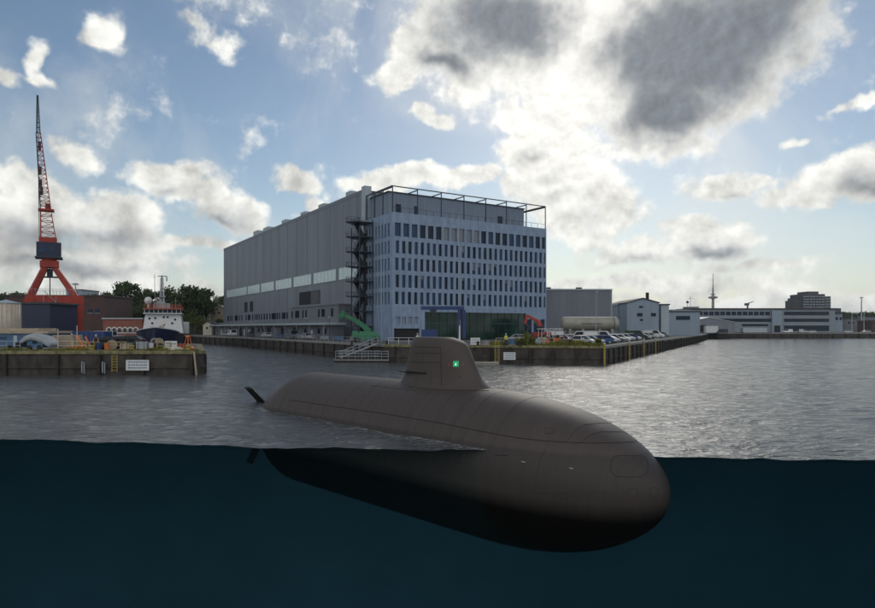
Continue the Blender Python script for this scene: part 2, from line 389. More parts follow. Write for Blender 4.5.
def quay(pts, label, z0=-2.5, zt=QZ, piles=3.4, cope='conc', pilemat='timber', th=.8, pilew=.28, group='quay walls round the basin'):
    """vertical quay wall along a polyline; land lies to the left of the direction of travel"""
    root = thing('quay_wall', label, 'quay wall', (pts[0][0], pts[0][1], 0)); o0 = Vector((pts[0][0], pts[0][1], 0))
    wl = MB(); cp = MB(); pl = []
    for a, b in zip(pts, pts[1:]):
        a = Vector((*a, 0)) - o0; b = Vector((*b, 0)) - o0; d = (b - a); L = d.length; d.normalize(); nrm = Vector((d.y, -d.x, 0))
        ang = math.atan2(d.y, d.x)
        c = (a + b) / 2
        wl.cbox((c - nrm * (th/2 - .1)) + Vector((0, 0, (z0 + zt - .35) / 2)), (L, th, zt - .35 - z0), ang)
        cp.cbox((c - nrm * (th/2 - .2)) + Vector((0, 0, zt - .35 + .19)), (L + .1, th + .1, .38), ang)
        # ledges and patches
        wl.cbox(c + nrm * .16 + Vector((0, 0, .9)), (L, .16, .22), ang)
        k = 0; s = piles * .5
        while s < L:
            q = a + d * s + nrm * .3
            pl.append((q, ang)); s += piles * (.85 + .3 * rnd.random())
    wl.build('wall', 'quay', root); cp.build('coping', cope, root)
    for q, ang in pl[:95]:
        m_ = MB(); h = zt - .2 - rnd.random() * .5
        m_.cbox(q + Vector((0, 0, (z0 + h) / 2)), (pilew, .3, h - z0), ang); m_.build('fender_pile', pilemat, root)
    return root
quay([(-27.6+0, 74), ][:1] + [], '') if False else None
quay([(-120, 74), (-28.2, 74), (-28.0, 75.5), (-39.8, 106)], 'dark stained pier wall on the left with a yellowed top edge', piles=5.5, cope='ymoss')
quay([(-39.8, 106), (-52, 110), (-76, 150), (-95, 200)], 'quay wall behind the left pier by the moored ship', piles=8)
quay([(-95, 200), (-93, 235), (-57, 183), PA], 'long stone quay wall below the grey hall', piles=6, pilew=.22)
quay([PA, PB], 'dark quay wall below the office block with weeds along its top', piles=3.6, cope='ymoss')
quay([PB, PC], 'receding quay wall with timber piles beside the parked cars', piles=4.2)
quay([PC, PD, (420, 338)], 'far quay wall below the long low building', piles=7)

# ------------------------------------------------------------------ office block and hall
U = Vector((.8454, .5341, 0)); BANG = math.atan2(.5341, .8454)
O = (-9.5, 133, QZ)
office = thing('office_building', 'six storey pale blue-grey office block with narrow tall windows and a roof pergola', 'building', O, BANG)
zq = QZ
def zl(z): return z - zq
W_ = 43.0; DP = 15.0
wb = MB()
wb.box(.5, W_-.5, .55, DP, 0, zl(30)-.1)               # core behind the openings
core_ = wb.build('core', 'dk', office)
wb = MB(); rows = [(24.95, 27.8, 21, .30), (21.35, 24.0, 28, .47), (17.75, 20.4, 28, .47), (14.1, 16.8, 28, .47), (10.55, 13.2, 28, .47)]
# spandrels
edges = [30.0, 27.8, 24.95, 24.0, 21.35, 20.4, 17.75, 16.8, 14.1, 13.2, 10.55, 9.0]
for a, b in zip(edges[::2], edges[1::2]): wb.box(0, W_, 0, .5, zl(b), zl(a))
wb.box(0, W_, .5, DP, zl(30)-.1, zl(30)); wb.box(0, .4, 0, .5, 0, zl(9)); wb.box(W_-.5, W_, 0, .5, 0, zl(9))
wb.box(6.6, 8.0, 0, .5, 0, zl(9)); wb.box(.4, 6.6, 0, .5, zl(7.9), zl(9)); wb.box(.4, 6.6, .02, .5, zl(5.4), zl(6.3))
for k in range(5): wb.box(.4+k*1.45, .4+k*1.45+.5, .02, .5, zl(6.3), zl(7.9))
wb.box(36.6, W_-.5, .02, .5, zl(7.6), zl(9)); wb.box(38.4, 38.9, .02, .5, 0, zl(7.6)); wb.box(40.6, 41.1, .02, .5, 0, zl(7.6))
wins = []
for ri, (z0, z1, n, fr) in enumerate(rows):
    bw = W_ / n
    for k in range(n):
        x0 = k * bw; pw = bw * fr
        off = 0 if ri == 0 else (.10 if ri % 2 else -.04)
        if k == 0: wb.box(0, x0 + pw + off, 0, .5, zl(z0), zl(z1))
        else:
            # pier with a splayed left reveal
            a, b = x0 + off, x0 + pw + off
            wb.prism([(a, 0.0), (b, 0.0), (b + .03, .5), (a - .05, .5)] if ri else [(a, 0), (b, 0), (b, .5), (a, .5)], zl(z0), zl(z1))
        wins.append((ri, k, x0 + pw + off + .02, (k+1) * bw + off - .02 if k < n-1 else W_ - .3, z0, z1))
    wb.box(W_ - .3, W_, 0, .5, zl(z0), zl(z1))
    for k in range(n):
        xx = (k + 1) * bw + (0 if ri == 0 else (.10 if ri % 2 else -.04)) - .06
        if k < n - 1: wb.prism([(xx, -.10), (xx + .07, -.10), (xx + .07, -.004), (xx, -.004)], zl(z0) - .1, zl(z1) + .1)
jb = MB()
for a, b in zip(edges[::2], edges[1::2]):
    for k in range(56): jb.box(k * W_/56 + .02, k * W_/56 + .05, -.006, -.001, zl(b) + .12, zl(a) - .12)
    jb.box(0, W_, -.008, -.002, zl((a + b)/2) - .02, zl((a + b)/2) + .02)
o = jb.build('panel_joint', 'facade2', office)
# left side wall with its own narrow windows
sidew = []
for a, b in zip(edges[::2], edges[1::2]): wb.box(0, .5, .5, 12.6, zl(b), zl(a))
for ri, (z0, z1, n, fr) in enumerate(rows):
    for k in range(8):
        y0 = .5 + k * 1.5; wb.box(0, .5, y0, y0 + .8, zl(z0), zl(z1)); sidew.append((y0 + .8, y0 + 1.5, z0, z1))
wb.box(0, .5, .5, 12.6, 0, zl(9)); wb.box(W_-.5, W_, .5, DP, 0, zl(30)); wb.box(0, W_, DP, DP+.4, 0, zl(30))
wb.build('wall', 'facade', office)
rest = MB()
wins_s = sorted(wins, key=lambda t: t[1] + t[0] * .1)
for idx, (ri, k, x0, x1, z0, z1) in enumerate(wins_s):
    b = MB(); mi = 0
    mk = 'g_blue' if rnd.random() < .45 else 'g_dark'
    if ri == 0: mk = 'g_blue' if k < 3 else ('g_dark' if k < 6 else ('g_blind' if k < 11 else rnd.choice(['g_dark', 'g_blue', 'g_dark'])))
    tgt = b if idx < 95 else rest
    base = 0 if idx < 95 else {'g_dark': 0, 'g_blue': 1, 'g_blind': 2}[mk]
    tgt.box(x0, x1, .24, .32, zl(z0), zl(z1), base)
    tgt.box(x0, x0 + .07, .18, .24, zl(z0), zl(z1), 1 if idx < 95 else 3)
    tgt.box(x0 + .07, x1, .18, .24, zl(z0), zl(z0) + .08, 1 if idx < 95 else 3)
    if rnd.random() < .1 and ri:      # a lowered blind
        h = (z1 - z0) * rnd.uniform(.2, .7); tgt.box(x0 + .08, x1, .21, .235, zl(z1) - h, zl(z1), 2)
    if idx < 95: b.build('window', [mk, 'steel', 'g_blind'], office)
o = rest.build('window', ['g_dark', 'g_blue', 'g_blind', 'steel'], office); o['kind'] = 'stuff'; 
sb = MB()
for y0, y1, z0, z1 in sidew: sb.box(.3, .4, y0, y1, zl(z0), zl(z1))
o = sb.build('side_window', 'g_dark', office); o['kind'] = 'stuff'
# ground floor glazing
for k in range(14):
    x0 = 8.0 + k * (28.6 / 14); b = MB(); b.box(x0 + .04, x0 + 28.6/14 - .04, .5, .56, .05, zl(8.95), 0)
    b.box(x0 - .05, x0 + .04, .38, .52, 0, zl(9), 1); b.box(x0 + .04, x0 + 28.6/14 - .04, .42, .5, zl(6.4), zl(6.6), 1)
    b.build('ground_floor_glazing', ['g_green', 'steel'], office)
for k in range(4):
    b = MB(); b.box(.92 + k*1.45, 1.84 + k*1.45, .25, .32, zl(6.3), zl(7.9)); b.build('louvre', 'facade2', office)
b = MB(); b.box(.45, 6.55, .3, .5, .1, zl(5.35)); b.build('dark_garage_opening', 'dk', office)  # dark sheet standing in for the shade inside the open garage
for k in range(3):
    b = MB(); x0 = (36.7, 38.95, 41.15)[k]; b.box(x0, x0 + (1.65 if k == 0 else 1.3), .3, .4, .1, zl(7.55)); b.build('glass_door', 'g_dark', office)
# penthouse, pergola
b = MB(); b.box(1.2, 39.2, 4.0, DP - .5, zl(30) + .003, zl(35.0)); 
for k in range(95): b.box(1.2 + k*.4, 1.26 + k*.4, 3.93, 4.0, zl(30.3), zl(34.9))
b.build('penthouse', 'facade2', office)
b = MB(); b.box(1.0, 39.4, 3.8, DP, zl(35.0) + .003, zl(35.0)+.25); b.build('penthouse_roof', 'steel', office)
for (x0, x1) in ((3.0, 4.2), (7.6, 8.6), (31, 32.4)):
    b = MB(); b.box(x0, x1, 3.86, 3.96, zl(30.4), zl(32.6)); b.build('penthouse_window', 'g_dark', office)
pg = MB(); n = 7
for k in range(n + 1):
    x = .15 + k * (W_ - .3) / n
    pg.box(x - .085, x + .085, .1, .28, zl(30) + .002, zl(35.4))
    pg.box(x - .09, x + .09, .32, 6.0 if k < n else DP, zl(35.16), zl(35.36))
pg.box(.04, W_ - .04, .12, .3, zl(35.4), zl(35.6))
pg.box(.04, .26, .3, 13, zl(35.4), zl(35.65)); pg.box(W_ - .26, W_ - .04, .3, DP, zl(35.4), zl(35.65))
for y in (4.5, 8.5, 12.5): pg.box(.04, .26, y, y + .22, zl(30), zl(35.4)); 
pg.box(W_ - .26, W_ - .04, DP - .3, DP - .1, zl(30), zl(35.4))
for k in range(n * 3): pg.box(.3 + k*2.0, .36 + k*2.0, .14, .2, zl(30), zl(31.1))
pg.box(.04, W_-.04, .14, .18, zl(31.05), zl(31.12))
pg.build('pergola', 'steel', office)
b = MB(); b.box(-.3, 1.4, 12.7, 14.4, zl(27), zl(37.9)); b.build('corner_pylon', 'lightpanel', office)

hall = thing('assembly_hall', 'very long grey metal shipyard hall with a strip of pale glazed panels', 'building', (O[0] + .0, O[1], QZ), BANG)
HH = zl(37.0); Y0, Y1 = 14.45, 143.0; HW = 42.0
b = MB(); b.box(0, HW, Y0, Y1, 0, HH); b.build('hall_wall', 'hall', hall)
b = MB()
for k in range(16): b.box(-.05, 0.0, Y0 + k*8.1 + 3, Y0 + k*8.1 + 3.05, zl(11.2), HH)
b.box(-.06, 0, Y0, Y1, HH - .5, HH + .35); b.build('cladding_joint', mat('cladding_joint_grey', (.17, .187, .224), .6), hall)
b = MB(); b.box(0.05, HW, Y0, Y1, HH, HH + .3); b.build('roof', 'roof_d', hall)
def tof(px):
    k = (px - 437.5) / F; return (k * 133 + 9.5) / (-.5341 - .8454 * k)
for (a, bb) in ((227, 247), (248.2, 260), (261.5, 274.2), (276, 291.8), (294, 311.5), (314, 336.3), (339.3, 357.5)):
    b = MB(); t1, t0 = tof(a), tof(bb); b.box(-.12, 0.02, t0, t1, zl(17.4), zl(20.25)); 
    b.build('glazed_panel', 'poly', hall)
    b = MB(); 
    for z in (17.34, 20.25): b.box(-.16, 0.0, t0, t1, zl(z), zl(z + .07))
    nb = max(2, int((t1 - t0) / 2.2))
    for k in range(nb + 1): b.box(-.15, -.12, t0 + (t1-t0)*k/nb - .03, t0 + (t1-t0)*k/nb + .03, zl(17.41), zl(20.25))
    b.build('panel_frame', 'steel_l', hall)
for (px, wdt, h) in ((345, 4.5, 2.2), (318, 6, 2.0), (300, 6, 2.0), (281, 6, 2.2), (263, 9, 2.4), (253, 8, 2.8)):
    t = tof(px); b = MB(); b.box(.8, 3.4, t - wdt*.3, t + wdt*.3, HH + .3, HH + h * .8); b.build('roof_unit', 'lightpanel', hall)
b = MB(); b.box(-.1, .02, tof(320), tof(299.5), zl(12.0), zl(15.6)); b.build('louvred_opening', 'dk', hall)
b = MB()
for k in range(9): b.box(-.16, -.1, tof(320) + .3 + k*.7, tof(320) + .62 + k*.7, zl(12.05), zl(15.5))
b.build('louvre', 'hall_lo', hall)
for px in (246, 251.5):
    b = MB(); t = tof(px); b.box(-.1, .02, t - 1.8, t + 1.8, zl(11.2), zl(14.8)); b.build('dark_opening', 'dk', hall)
sw = []
t = 24.0
while t < 138:
    if rnd.random() < .78: sw.append((t, t + rnd.choice([.9, .9, 1.2, 2.0])))
    t += rnd.uniform(2.0, 3.4)
# annexes
b = MB(); b.box(-3.2, -.003, tof(351), tof(302), 0, zl(11.0)); b.box(-3.4, -.003, tof(351) - .2, tof(302) + .2, zl(11.0), zl(11.25)); b.build('annex', 'hall_lo', hall)
b = MB(); b.box(-6.5, -3.2 - .003, 17.5, 141, 0, zl(6.2)); b.build('low_annex', 'hall_lo', hall)
b = MB(); b.box(-8.2, -3.0, 16.5, 141.6, zl(6.2), zl(6.75)); b.build('canopy', 'lightpanel', hall)
b = MB(); b.box(-3.2, -.003, tof(302)+.2, 141, 0, zl(7.6)); b.build('low_annex_roof', 'hall_lo', hall)
for (a, c) in sw:
    xx = -3.28 if tof(351) < a < tof(302) - 1 else -.08
    b = MB(); z0 = 8.3; b.box(xx, xx + .06, a, c, zl(z0), zl(z0 + 1.9)); b.build('small_window', 'g_dark', hall)
t = 20
while t < 139:
    kk = rnd.random(); b = MB()
    if kk < .35: b.box(-6.62, -6.5, t, t + 3.2, .02, zl(5.6)); b.build('roller_door', 'dk' if rnd.random() < .5 else 'facade2', hall)
    elif kk < .75: b.box(-6.6, -6.5, t, t + 1.6, zl(4.2), zl(5.4)); b.build('small_window', 'g_dark', hall)
    else: b.box(-6.6, -6.5, t, t + 1.1, .02, zl(5.0)); b.build('door', 'white', hall)
    t += rnd.uniform(3.8, 6.5)
for t in range(18, 141, 9):
    b = MB(); b.box(-8.1, -7.9, t, t + .2, 0, zl(6.2)); b.build('canopy_post', 'steel_l', hall)

# external stair tower
st = thing('stair_tower', 'dark steel external stair tower with round landings on the corner of the office block', 'stair tower', (O[0], O[1], QZ), BANG)
x0, x1, y0, y1 = -3.4, -.3, 8.8, 13.0
for (x, y) in ((x0, y0), (x1, y0), (x0, y1), (x1, y1)):
    b = MB(); b.bar((x, y, 0), (x, y, zl(29.5 if x == x1 else 28)), .12, 6); b.build('post', 'steel', st)
NL = 8
for i in range(NL):
    z = 3.0 + i * 3.28
    b = MB(); b.box(x0 - .2, x1 + .1, y0 - .2, y1 + .2, z, z + .22)
    n = 14; cx, cy = x0 - .9, (y0 + y1) / 2 - .4
    b.prism([(cx + 1.5*math.cos(2*math.pi*k/n), cy + 1.5*math.sin(2*math.pi*k/n)) for k in range(n)], z + .02, z + .2)
    b.build('landing', 'steel', st)
    b = MB()
    for k in range(n):
        a = 2*math.pi*k/n; p = Vector((cx + 1.5*math.cos(a), cy + 1.5*math.sin(a), z))
        a2 = 2*math.pi*(k+1)/n; q = Vector((cx + 1.5*math.cos(a2), cy + 1.5*math.sin(a2), z))
        b.bar(p, p + Vector((0, 0, 1.1)), .03, 4); b.bar(p + Vector((0, 0, 1.1)), q + Vector((0, 0, 1.1)), .03, 4)
    for (p, q) in (((x0, y0), (x1, y0)), ((x0, y1), (x1, y1)), ((x0, y0), (x0, y1))):
        for h in (.6, 1.1): b.bar((*p, z + h), (*q, z + h), .03, 4)
        for k in range(5):
            xx = p[0] + (q[0]-p[0])*k/4; yy = p[1] + (q[1]-p[1])*k/4; b.bar((xx, yy, z), (xx, yy, z + 1.1), .025, 4)
    b.build('railing', 'steel', st)
    b = MB(); s = 1 if i % 2 else -1
    za, zb = (z - 3.28 if i else 0), z
    ya, yb = (y0 + .4, y1 - .4) if s > 0 else (y1 - .4, y0 + .4)
    b.prof([(ya, za), (yb, zb), (yb, zb + .28), (ya, za + .28)], x0 + .3, x0 + 1.5)
    b.bar((x0 + .3, ya, za + 1.2), (x0 + .3, yb, zb + 1.2), .035, 4); b.bar((x0 + .3, ya, za + .7), (x0 + .3, yb, zb + .7), .03, 4)
    b.bar((x0, y0, za), (x0, y1, zb), .05, 4)
    b.build('stair_flight', 'steel', st)

# flagpole and lamp masts in front
def mast(x, y, h, r, m, name, label, cat, group=None, head=None):
    t = thing(name, label, cat, (x, y, QZ), 0, group)
    b = MB(); b.bar((0, 0, 0), (0, 0, h), r, 8, r2=r*.6); b.bar((0, 0, 0), (0, 0, .3), r*2.2, 8); b.build('pole', m, t)
    if head == 'flood':
        b = MB(); b.lathe([(.9, h), (.9, h + .2), (.3, h + .35)], n=12); b.build('lamp_ring', 'steel_l', t)
        for k in range(5):
            b = MB(); a = k * 2*math.pi/5; b.cbox((1.0*math.cos(a), 1.0*math.sin(a), h - .15), (.5, .5, .35), a); b.build('floodlight', 'steel_l', t)
    elif head == 'lamp':
        b = MB(); b.cbox((0, -.4, h), (.3, 1.1, .12)); b.build('lamp_head', 'white', t)
    elif head == 'finial':
        b = MB(); b.lathe([(.02, h - .1), (.1, h), (.1, h + .1), (.02, h + .2)], n=8); b.build('finial', 'steel_l', t)
    return t
mast(X(458.5, 124), 124, zl(Z(216, 124)), .085, 'steel_l', 'flagpole', 'tall slender white pole in the middle before the office front', 'pole', head='finial')
mast(X(381.5, 122), 122, zl(Z(255, 122)), .075, 'steel_l', 'flagpole', 'slender white pole before the left corner of the office', 'pole', head='finial')
mast(X(596, 122), 122, zl(Z(292, 122)), .08, 'steel_l', 'lamp_post', 'thin grey lamp post before the plain grey shed', 'lamp post', head='lamp')
for (px, py, D, lb) in ((304, 318, 150, 'right-hand short lamp post on the hall quay'), (327, 317, 135, 'short lamp post on the hall quay nearest the green machine'), (248, 322, 195, 'small far lamp post on the hall quay')):
    mast(X(px, D), D + 3, zl(Z(py, D)), .07, 'steel', 'lamp_post', lb, 'lamp post', head='lamp')

# ------------------------------------------------------------------ other buildings
def gable(name, label, px0, px1, D, ytop, depth, m, roofm='roof_d', ang=0, ridge=0.0, extra=None, wins=(), z0=QZ, cat='building', wm='g_dark', over=.3):
    x0, x1 = X(px0, D), X(px1, D); H = Z(ytop, D) - z0; W = x1 - x0
    t = thing(name, label, cat, (x0, D, z0), ang)
    b = MB()
    if ridge: b.prof([(0, 0), (W, 0), (W, H), (W/2, H + ridge), (0, H)], 0, depth, axis='y')
    else: b.box(0, W, 0, depth, 0, H)
    b.build('wall', m, t)
    b = MB()
    if ridge:
        b.prof([(-over, H - .05), (W/2, H + ridge + .05), (W + over, H - .05), (W + over, H + .2), (W/2, H + ridge + .35), (-over, H + .2)], -over, depth + over, axis='y')
    else: b.box(-over, W + over, -over, depth + over, H + .002, H + .35)
    b.build('roof', roofm, t)
    for (a, c, ya, yb) in wins:   # pixel rectangles on the front
        b = MB(); b.box(X(a, D) - x0, X(c, D) - x0, -.06, .03, Z(yb, D) - z0, Z(ya, D) - z0); b.box(X(a, D) - x0 - .08, X(c, D) - x0 + .08, -.12, -.01, Z(yb, D) - z0 - .14, Z(yb, D) - z0 - .003, 1)
        b.build('window', [wm, 'steel_l'], t)
    return t, W, H
# plain grey shed right of the office
t, W, H = gable('industrial_shed', 'plain tall grey shed between the office block and the blue-grey halls', 541, 612, 185, 290, 26, 'hall', 'roof_l', ang=R(2))
b = MB()
for k in range(30): b.box(k * W/30, k * W/30 + .12, -.08, 0, 0, H - .1)
b.build('cladding_rib', 'hall', t)
b = MB(); b.box(W*.05, W*.14, -.05, .5, H + .35, H + .8); b.box(W*.5, W*.58, -.05, .5, H + .35, H + .8); b.build('roof_vent', 'steel', t)
b = MB(); b.box(W + .003, W + .25, 0, 26, 0, H - .05); b.build('gable_wall', 'lightpanel', t)
# blue grey halls
t, W, H = gable('workshop', 'small pale blue-grey workshop beside the tall grey shed', 618, 640, 205, 305, 12, 'bluehall', 'roof_l')
t, W, H = gable('workshop', 'pale blue-grey workshop with a shallow gable and dark windows', 627, 659, 196, 303, 25, 'bluehall', 'roof_d', ridge=1.3,
   wins=((639, 643, 306, 308), (637, 642.5, 313, 316.5), (651, 656, 313, 316.5), (640, 643, 319, 321)))
b = MB(); b.box(W - 1.9, W - 1.1, 6, 6.8, H - 1, H + 3.6); b.build('chimney', 'timber', t)
t, W, H = gable('workshop', 'taller blue-grey workshop annex right of the gabled workshop', 661, 669, 198, 305, 22, 'lightpanel', 'roof_d')
t, W, H = gable('workshop', 'low grey workshop with a lean roof left of the long low building', 669, 700, 230, 312, 14, 'bluehall', 'roof_d', wins=((676, 690, 316, 320),))
# long low building
D = 352
t = thing('harbour_building', 'long low white and dark banded building on the far quay', 'building', (X(672, D), D, QZ)); x00 = X(672, D)
def bx_(n, m, px0, px1, ya, yb, dy0, dy1):
    b = MB(); b.box(X(px0, D) - x00, X(px1, D) - x00, dy0, dy1, Z(yb, D) - QZ, Z(ya, D) - QZ); return b.build(n, m, t)
bx_('wall', mat('grey_panel_wall', (.22, .26, .30), .6, var=.15, vs=.2), 672, 835, 309.5, 332.5, 0, 20)
bx_('roof', 'roof_d', 690, 836, 308.2, 309.45, -.6, 21)
for (a, c, ya, yb) in ((695, 775, 311.6, 315.2), (784, 829, 311.6, 315.2), (710, 775, 318.6, 321.8), (784, 829, 318.6, 321.8), (742, 768, 324, 326.2), (784, 829, 325.5, 331)):
    o = bx_('window_band', 'g_dark', a, c, ya, yb, -.15, .05)
b = MB(); b.box(X(771, D) - x00, X(781, D) - x00, -1.2, -.2, 0, Z(310.5, D) - QZ); b.build('stair_block', 'bluehall', t)
bx_('entrance', 'dk', 773, 779, 325.5, 332.3, -1.35, -1.2)
for k in range(14):
    px = 697 + k * 5.6
    if px < 772: bx_('mullion', 'lightpanel', px, px + .5, 311.6, 315.2, -.25, -.16)
bx_('wing', 'bluehall', 829, 846, 313.5, 332.5, 3, 18); bx_('wing_roof', 'roof_d', 829, 847, 312.8, 313.45, 2, 19)
for k in range(4): bx_('wing_window', 'g_dark', 831 + k*4, 833.4 + k*4, 317, 320, 2.85, 3.02)
bx_('roof_hut', 'hall_lo', 689, 702, 306.5, 308.15, 4, 9)
b = MB(); xx = X(694, D) - x00; b.bar((xx, 5, 12), (xx, 5, Z(296, D) - QZ), .12, 5); b.bar((xx - 1.5, 5, Z(298, D)-QZ), (xx + 1.5, 5, Z(298, D)-QZ), .08, 4); b.build('antenna', 'steel', t)
b = MB(); xx = X(691, D) - x00; b.bar((xx, 5, 12), (xx, 5, Z(301, D) - QZ), .1, 5); b.lathe([(.05, 0), (.7, .2), (.8, .9), (.3, 1.4)], (xx, 5, Z(303, D) - QZ), 10); b.build('radar_dome', 'steel', t)
# shed before it, trailers
t, W, H = gable('boat_shed', 'low shed with a pale blue gabled roof on the far quay', 684, 735, 318, 322.5, 18, 'hall', 'roof_l', ridge=2.4, wins=((697, 706, 325, 332),), wm='dk')
for (px0, px1, ya, yb, D_, m, lb) in ((706, 718, 326, 333, 312, 'white', 'white box container beside the low gabled shed'), (743, 767, 328.2, 333.2, 325, 'roof_l', 'long pale blue trailer on the far quay below the window bands')):
    t = thing('container', lb, 'container', (X(px0, D_), D_, QZ)); Wc = X(px1, D_) - X(px0, D_)
    b = MB(); b.box(0, Wc, 0, 2.6, .35, max(Z(ya, D_) - QZ, 2.6)); b.build('box', m, t)
    b = MB()
    for k in range(int(Wc / .7)): b.box(k*.7, k*.7 + .12, -.05, 0, .4, max(Z(ya, D_) - QZ, 2.6) - .1)
    b.build('rib', m, t)
    for xx in (.5, Wc - .9): b = MB(); b.box(xx, xx + .4, .2, 2.4, 0, .35); b.build('support', 'steel', t)

# apartment block far right
D = 620
t = thing('apartment_block', 'dark stepped high-rise apartment block behind the long low building', 'building', (X(797, D), D, QZ)); x00 = X(797, D)
def bx2(n, m, px0, px1, ya, yb, dy0, dy1):
    b = MB(); b.box(X(px0, D) - x00, X(px1, D) - x00, dy0, dy1, max(0, Z(yb, D) - QZ), Z(ya, D) - QZ); return b.build(n, m, t)
apd = mat('dark_apartment_render', (.07, .075, .085), .8, var=.3, vs=.2)
for (a, c, ya, d0) in ((797.5, 801, 300, 3), (800, 803.5, 297.5, 2), (802.5, 825, 294, 0), (810, 821, 291.2, 4), (825, 832, 296.2, 2), (833, 845, 308, 6)): bx2('wing', apd, a, c, ya, 335, d0, 22)
for r_ in range(6):
    for k in range(7): bx2('balcony', 'steel_l' if (k + r_) % 3 else 'lightpanel', 803.2 + k*3.05, 805.4 + k*3.05, 296.3 + r_*2.6, 297.1 + r_*2.6, -1.2, -.02)
for r_ in range(5): bx2('balcony', 'steel_l', 826, 831, 298.5 + r_*2.6, 299.3 + r_*2.6, .8, 1.98)
# TV tower
D = 1500
t = thing('television_tower', 'slender television tower with a round platform far beyond the low building', 'tower', (X(713, D), D, QZ))
q = D / F
prof = [(5.0, 0), (3.4, (328-310)*q), (2.8, (328-297.5)*q), (2.8, (328-297)*q)]
b = MB(); b.lathe(prof, n=12); b.build('shaft', 'conc', t, True)
b = MB(); h = (328-297)*q; b.lathe([(3, h-2), (9.5, h), (10.5, h+1), (10.5, h+3), (5, h+4.5), (3, h+6)], n=20); b.build('platform', 'conc', t)
b = MB(); b.lathe([(5.2, h+8), (5.5, h+9), (5.5, h+10), (4, h+10.3)], n=16); b.build('upper_platform', 'conc', t)
b = MB(); b.lathe([(2.2, h+4), (1.8, h+16), (1.0, h+30), (.9, h+31), (.5, (328-272.5)*q)], n=8); b.build('antenna', 'steel', t)
# far harbour crane
D = 900; t = thing('harbour_crane', 'tiny dark slewing crane far beyond the long low building', 'crane', (X(747.5, D), D, QZ)); q = D / F
b = MB(); b.bar((0, 0, 0), (0, 0, (328-303)*q), 1.6, 6, r2=1.1); b.build('tower', 'steel', t)
b = MB(); b.cbox((-1, 0, (328-302.5)*q), (5, 4, 3.5)); b.build('machinery_house', 'steel', t)
b = MB(); b.bar((-1.5, 0, (328-302)*q), (9, 0, (328-299.4)*q), .9, 5, r2=.4); b.build('jib', 'steel', t)
mast(X(861.5, 420), 420, Z(297.5, 420) - QZ, .5, 'steel_l', 'floodlight_mast', 'tall floodlight mast near the right edge of the view', 'light mast', head='flood')
mast(X(852, 400), 400, Z(313, 400) - QZ, .3, 'steel_l', 'lamp_post', 'pale lamp post on the far right quay left of the tall mast', 'lamp post', head='lamp')
mast(X(864, 390), 390, Z(313, 390) - QZ, .3, 'steel_l', 'lamp_post', 'pale lamp post on the far right quay below the tall mast', 'lamp post', head='lamp')
# far right houses
hs = [(846, 860, 319, 430, 'hall_lo', 'dark low warehouse right of the white winged building'), (858, 884, 317, 460, 'hall_lo', 'dark low building at the right edge below the mast'), (872, 905, 321, 400, 'brick', 'brown shed at the right border of the view'),
      (640, 664, 324, 300, 'hall', 'low grey store behind the row of parked cars')]
for px0, px1, yt, D_, m, lb in hs: gable('warehouse', lb, px0, px1, D_, yt, 14, m, 'roof_d', wins=tuple((px0 + 2 + 4*k, px0 + 4 + 4*k, yt + 3, yt + 5) for k in range(int((px1 - px0) / 4) - 1)))

# ------------------------------------------------------------------ horizontal tank
D = 140; L = X(622, D) - X(565, D); rr = (Z(317, D) - Z(331, D)) / 2
t = thing('storage_tank', 'long pale horizontal steel tank lying behind the parked cars', 'tank', (X(565, D), D + 3, QZ), R(3))
zc = Z(324, D) - QZ + .1
b = MB(); b.lathe([(.3, -.25), (rr*.7, -.15), (rr*.95, .15), (rr, .5), (rr, L-.5), (rr*.95, L-.15), (rr*.7, L+.15), (.3, L+.25)], (0, 0, zc), 32, 'x'); b.build('shell', 'tankm', t, True)
for xx in (3.3, L/2, L - 1.2):
    b = MB(); b.lathe([(rr + .05, xx), (rr + .05, xx + .15)], (0, 0, zc), 32, 'x'); b.build('hoop', 'steel_l' if xx < L-2 else 'steel', t)
for xx in (1.5, L*.35, L*.65, L-1.5): b = MB(); b.box(xx-.3, xx+.3, -rr*.8, rr*.8, 0, zc - rr*.75); b.build('saddle', 'conc', t)
b = MB(); b.bar((4, -rr - .05, zc), (8.5, -rr - .05, zc), .07, 5); b.build('pipe', 'steel', t)

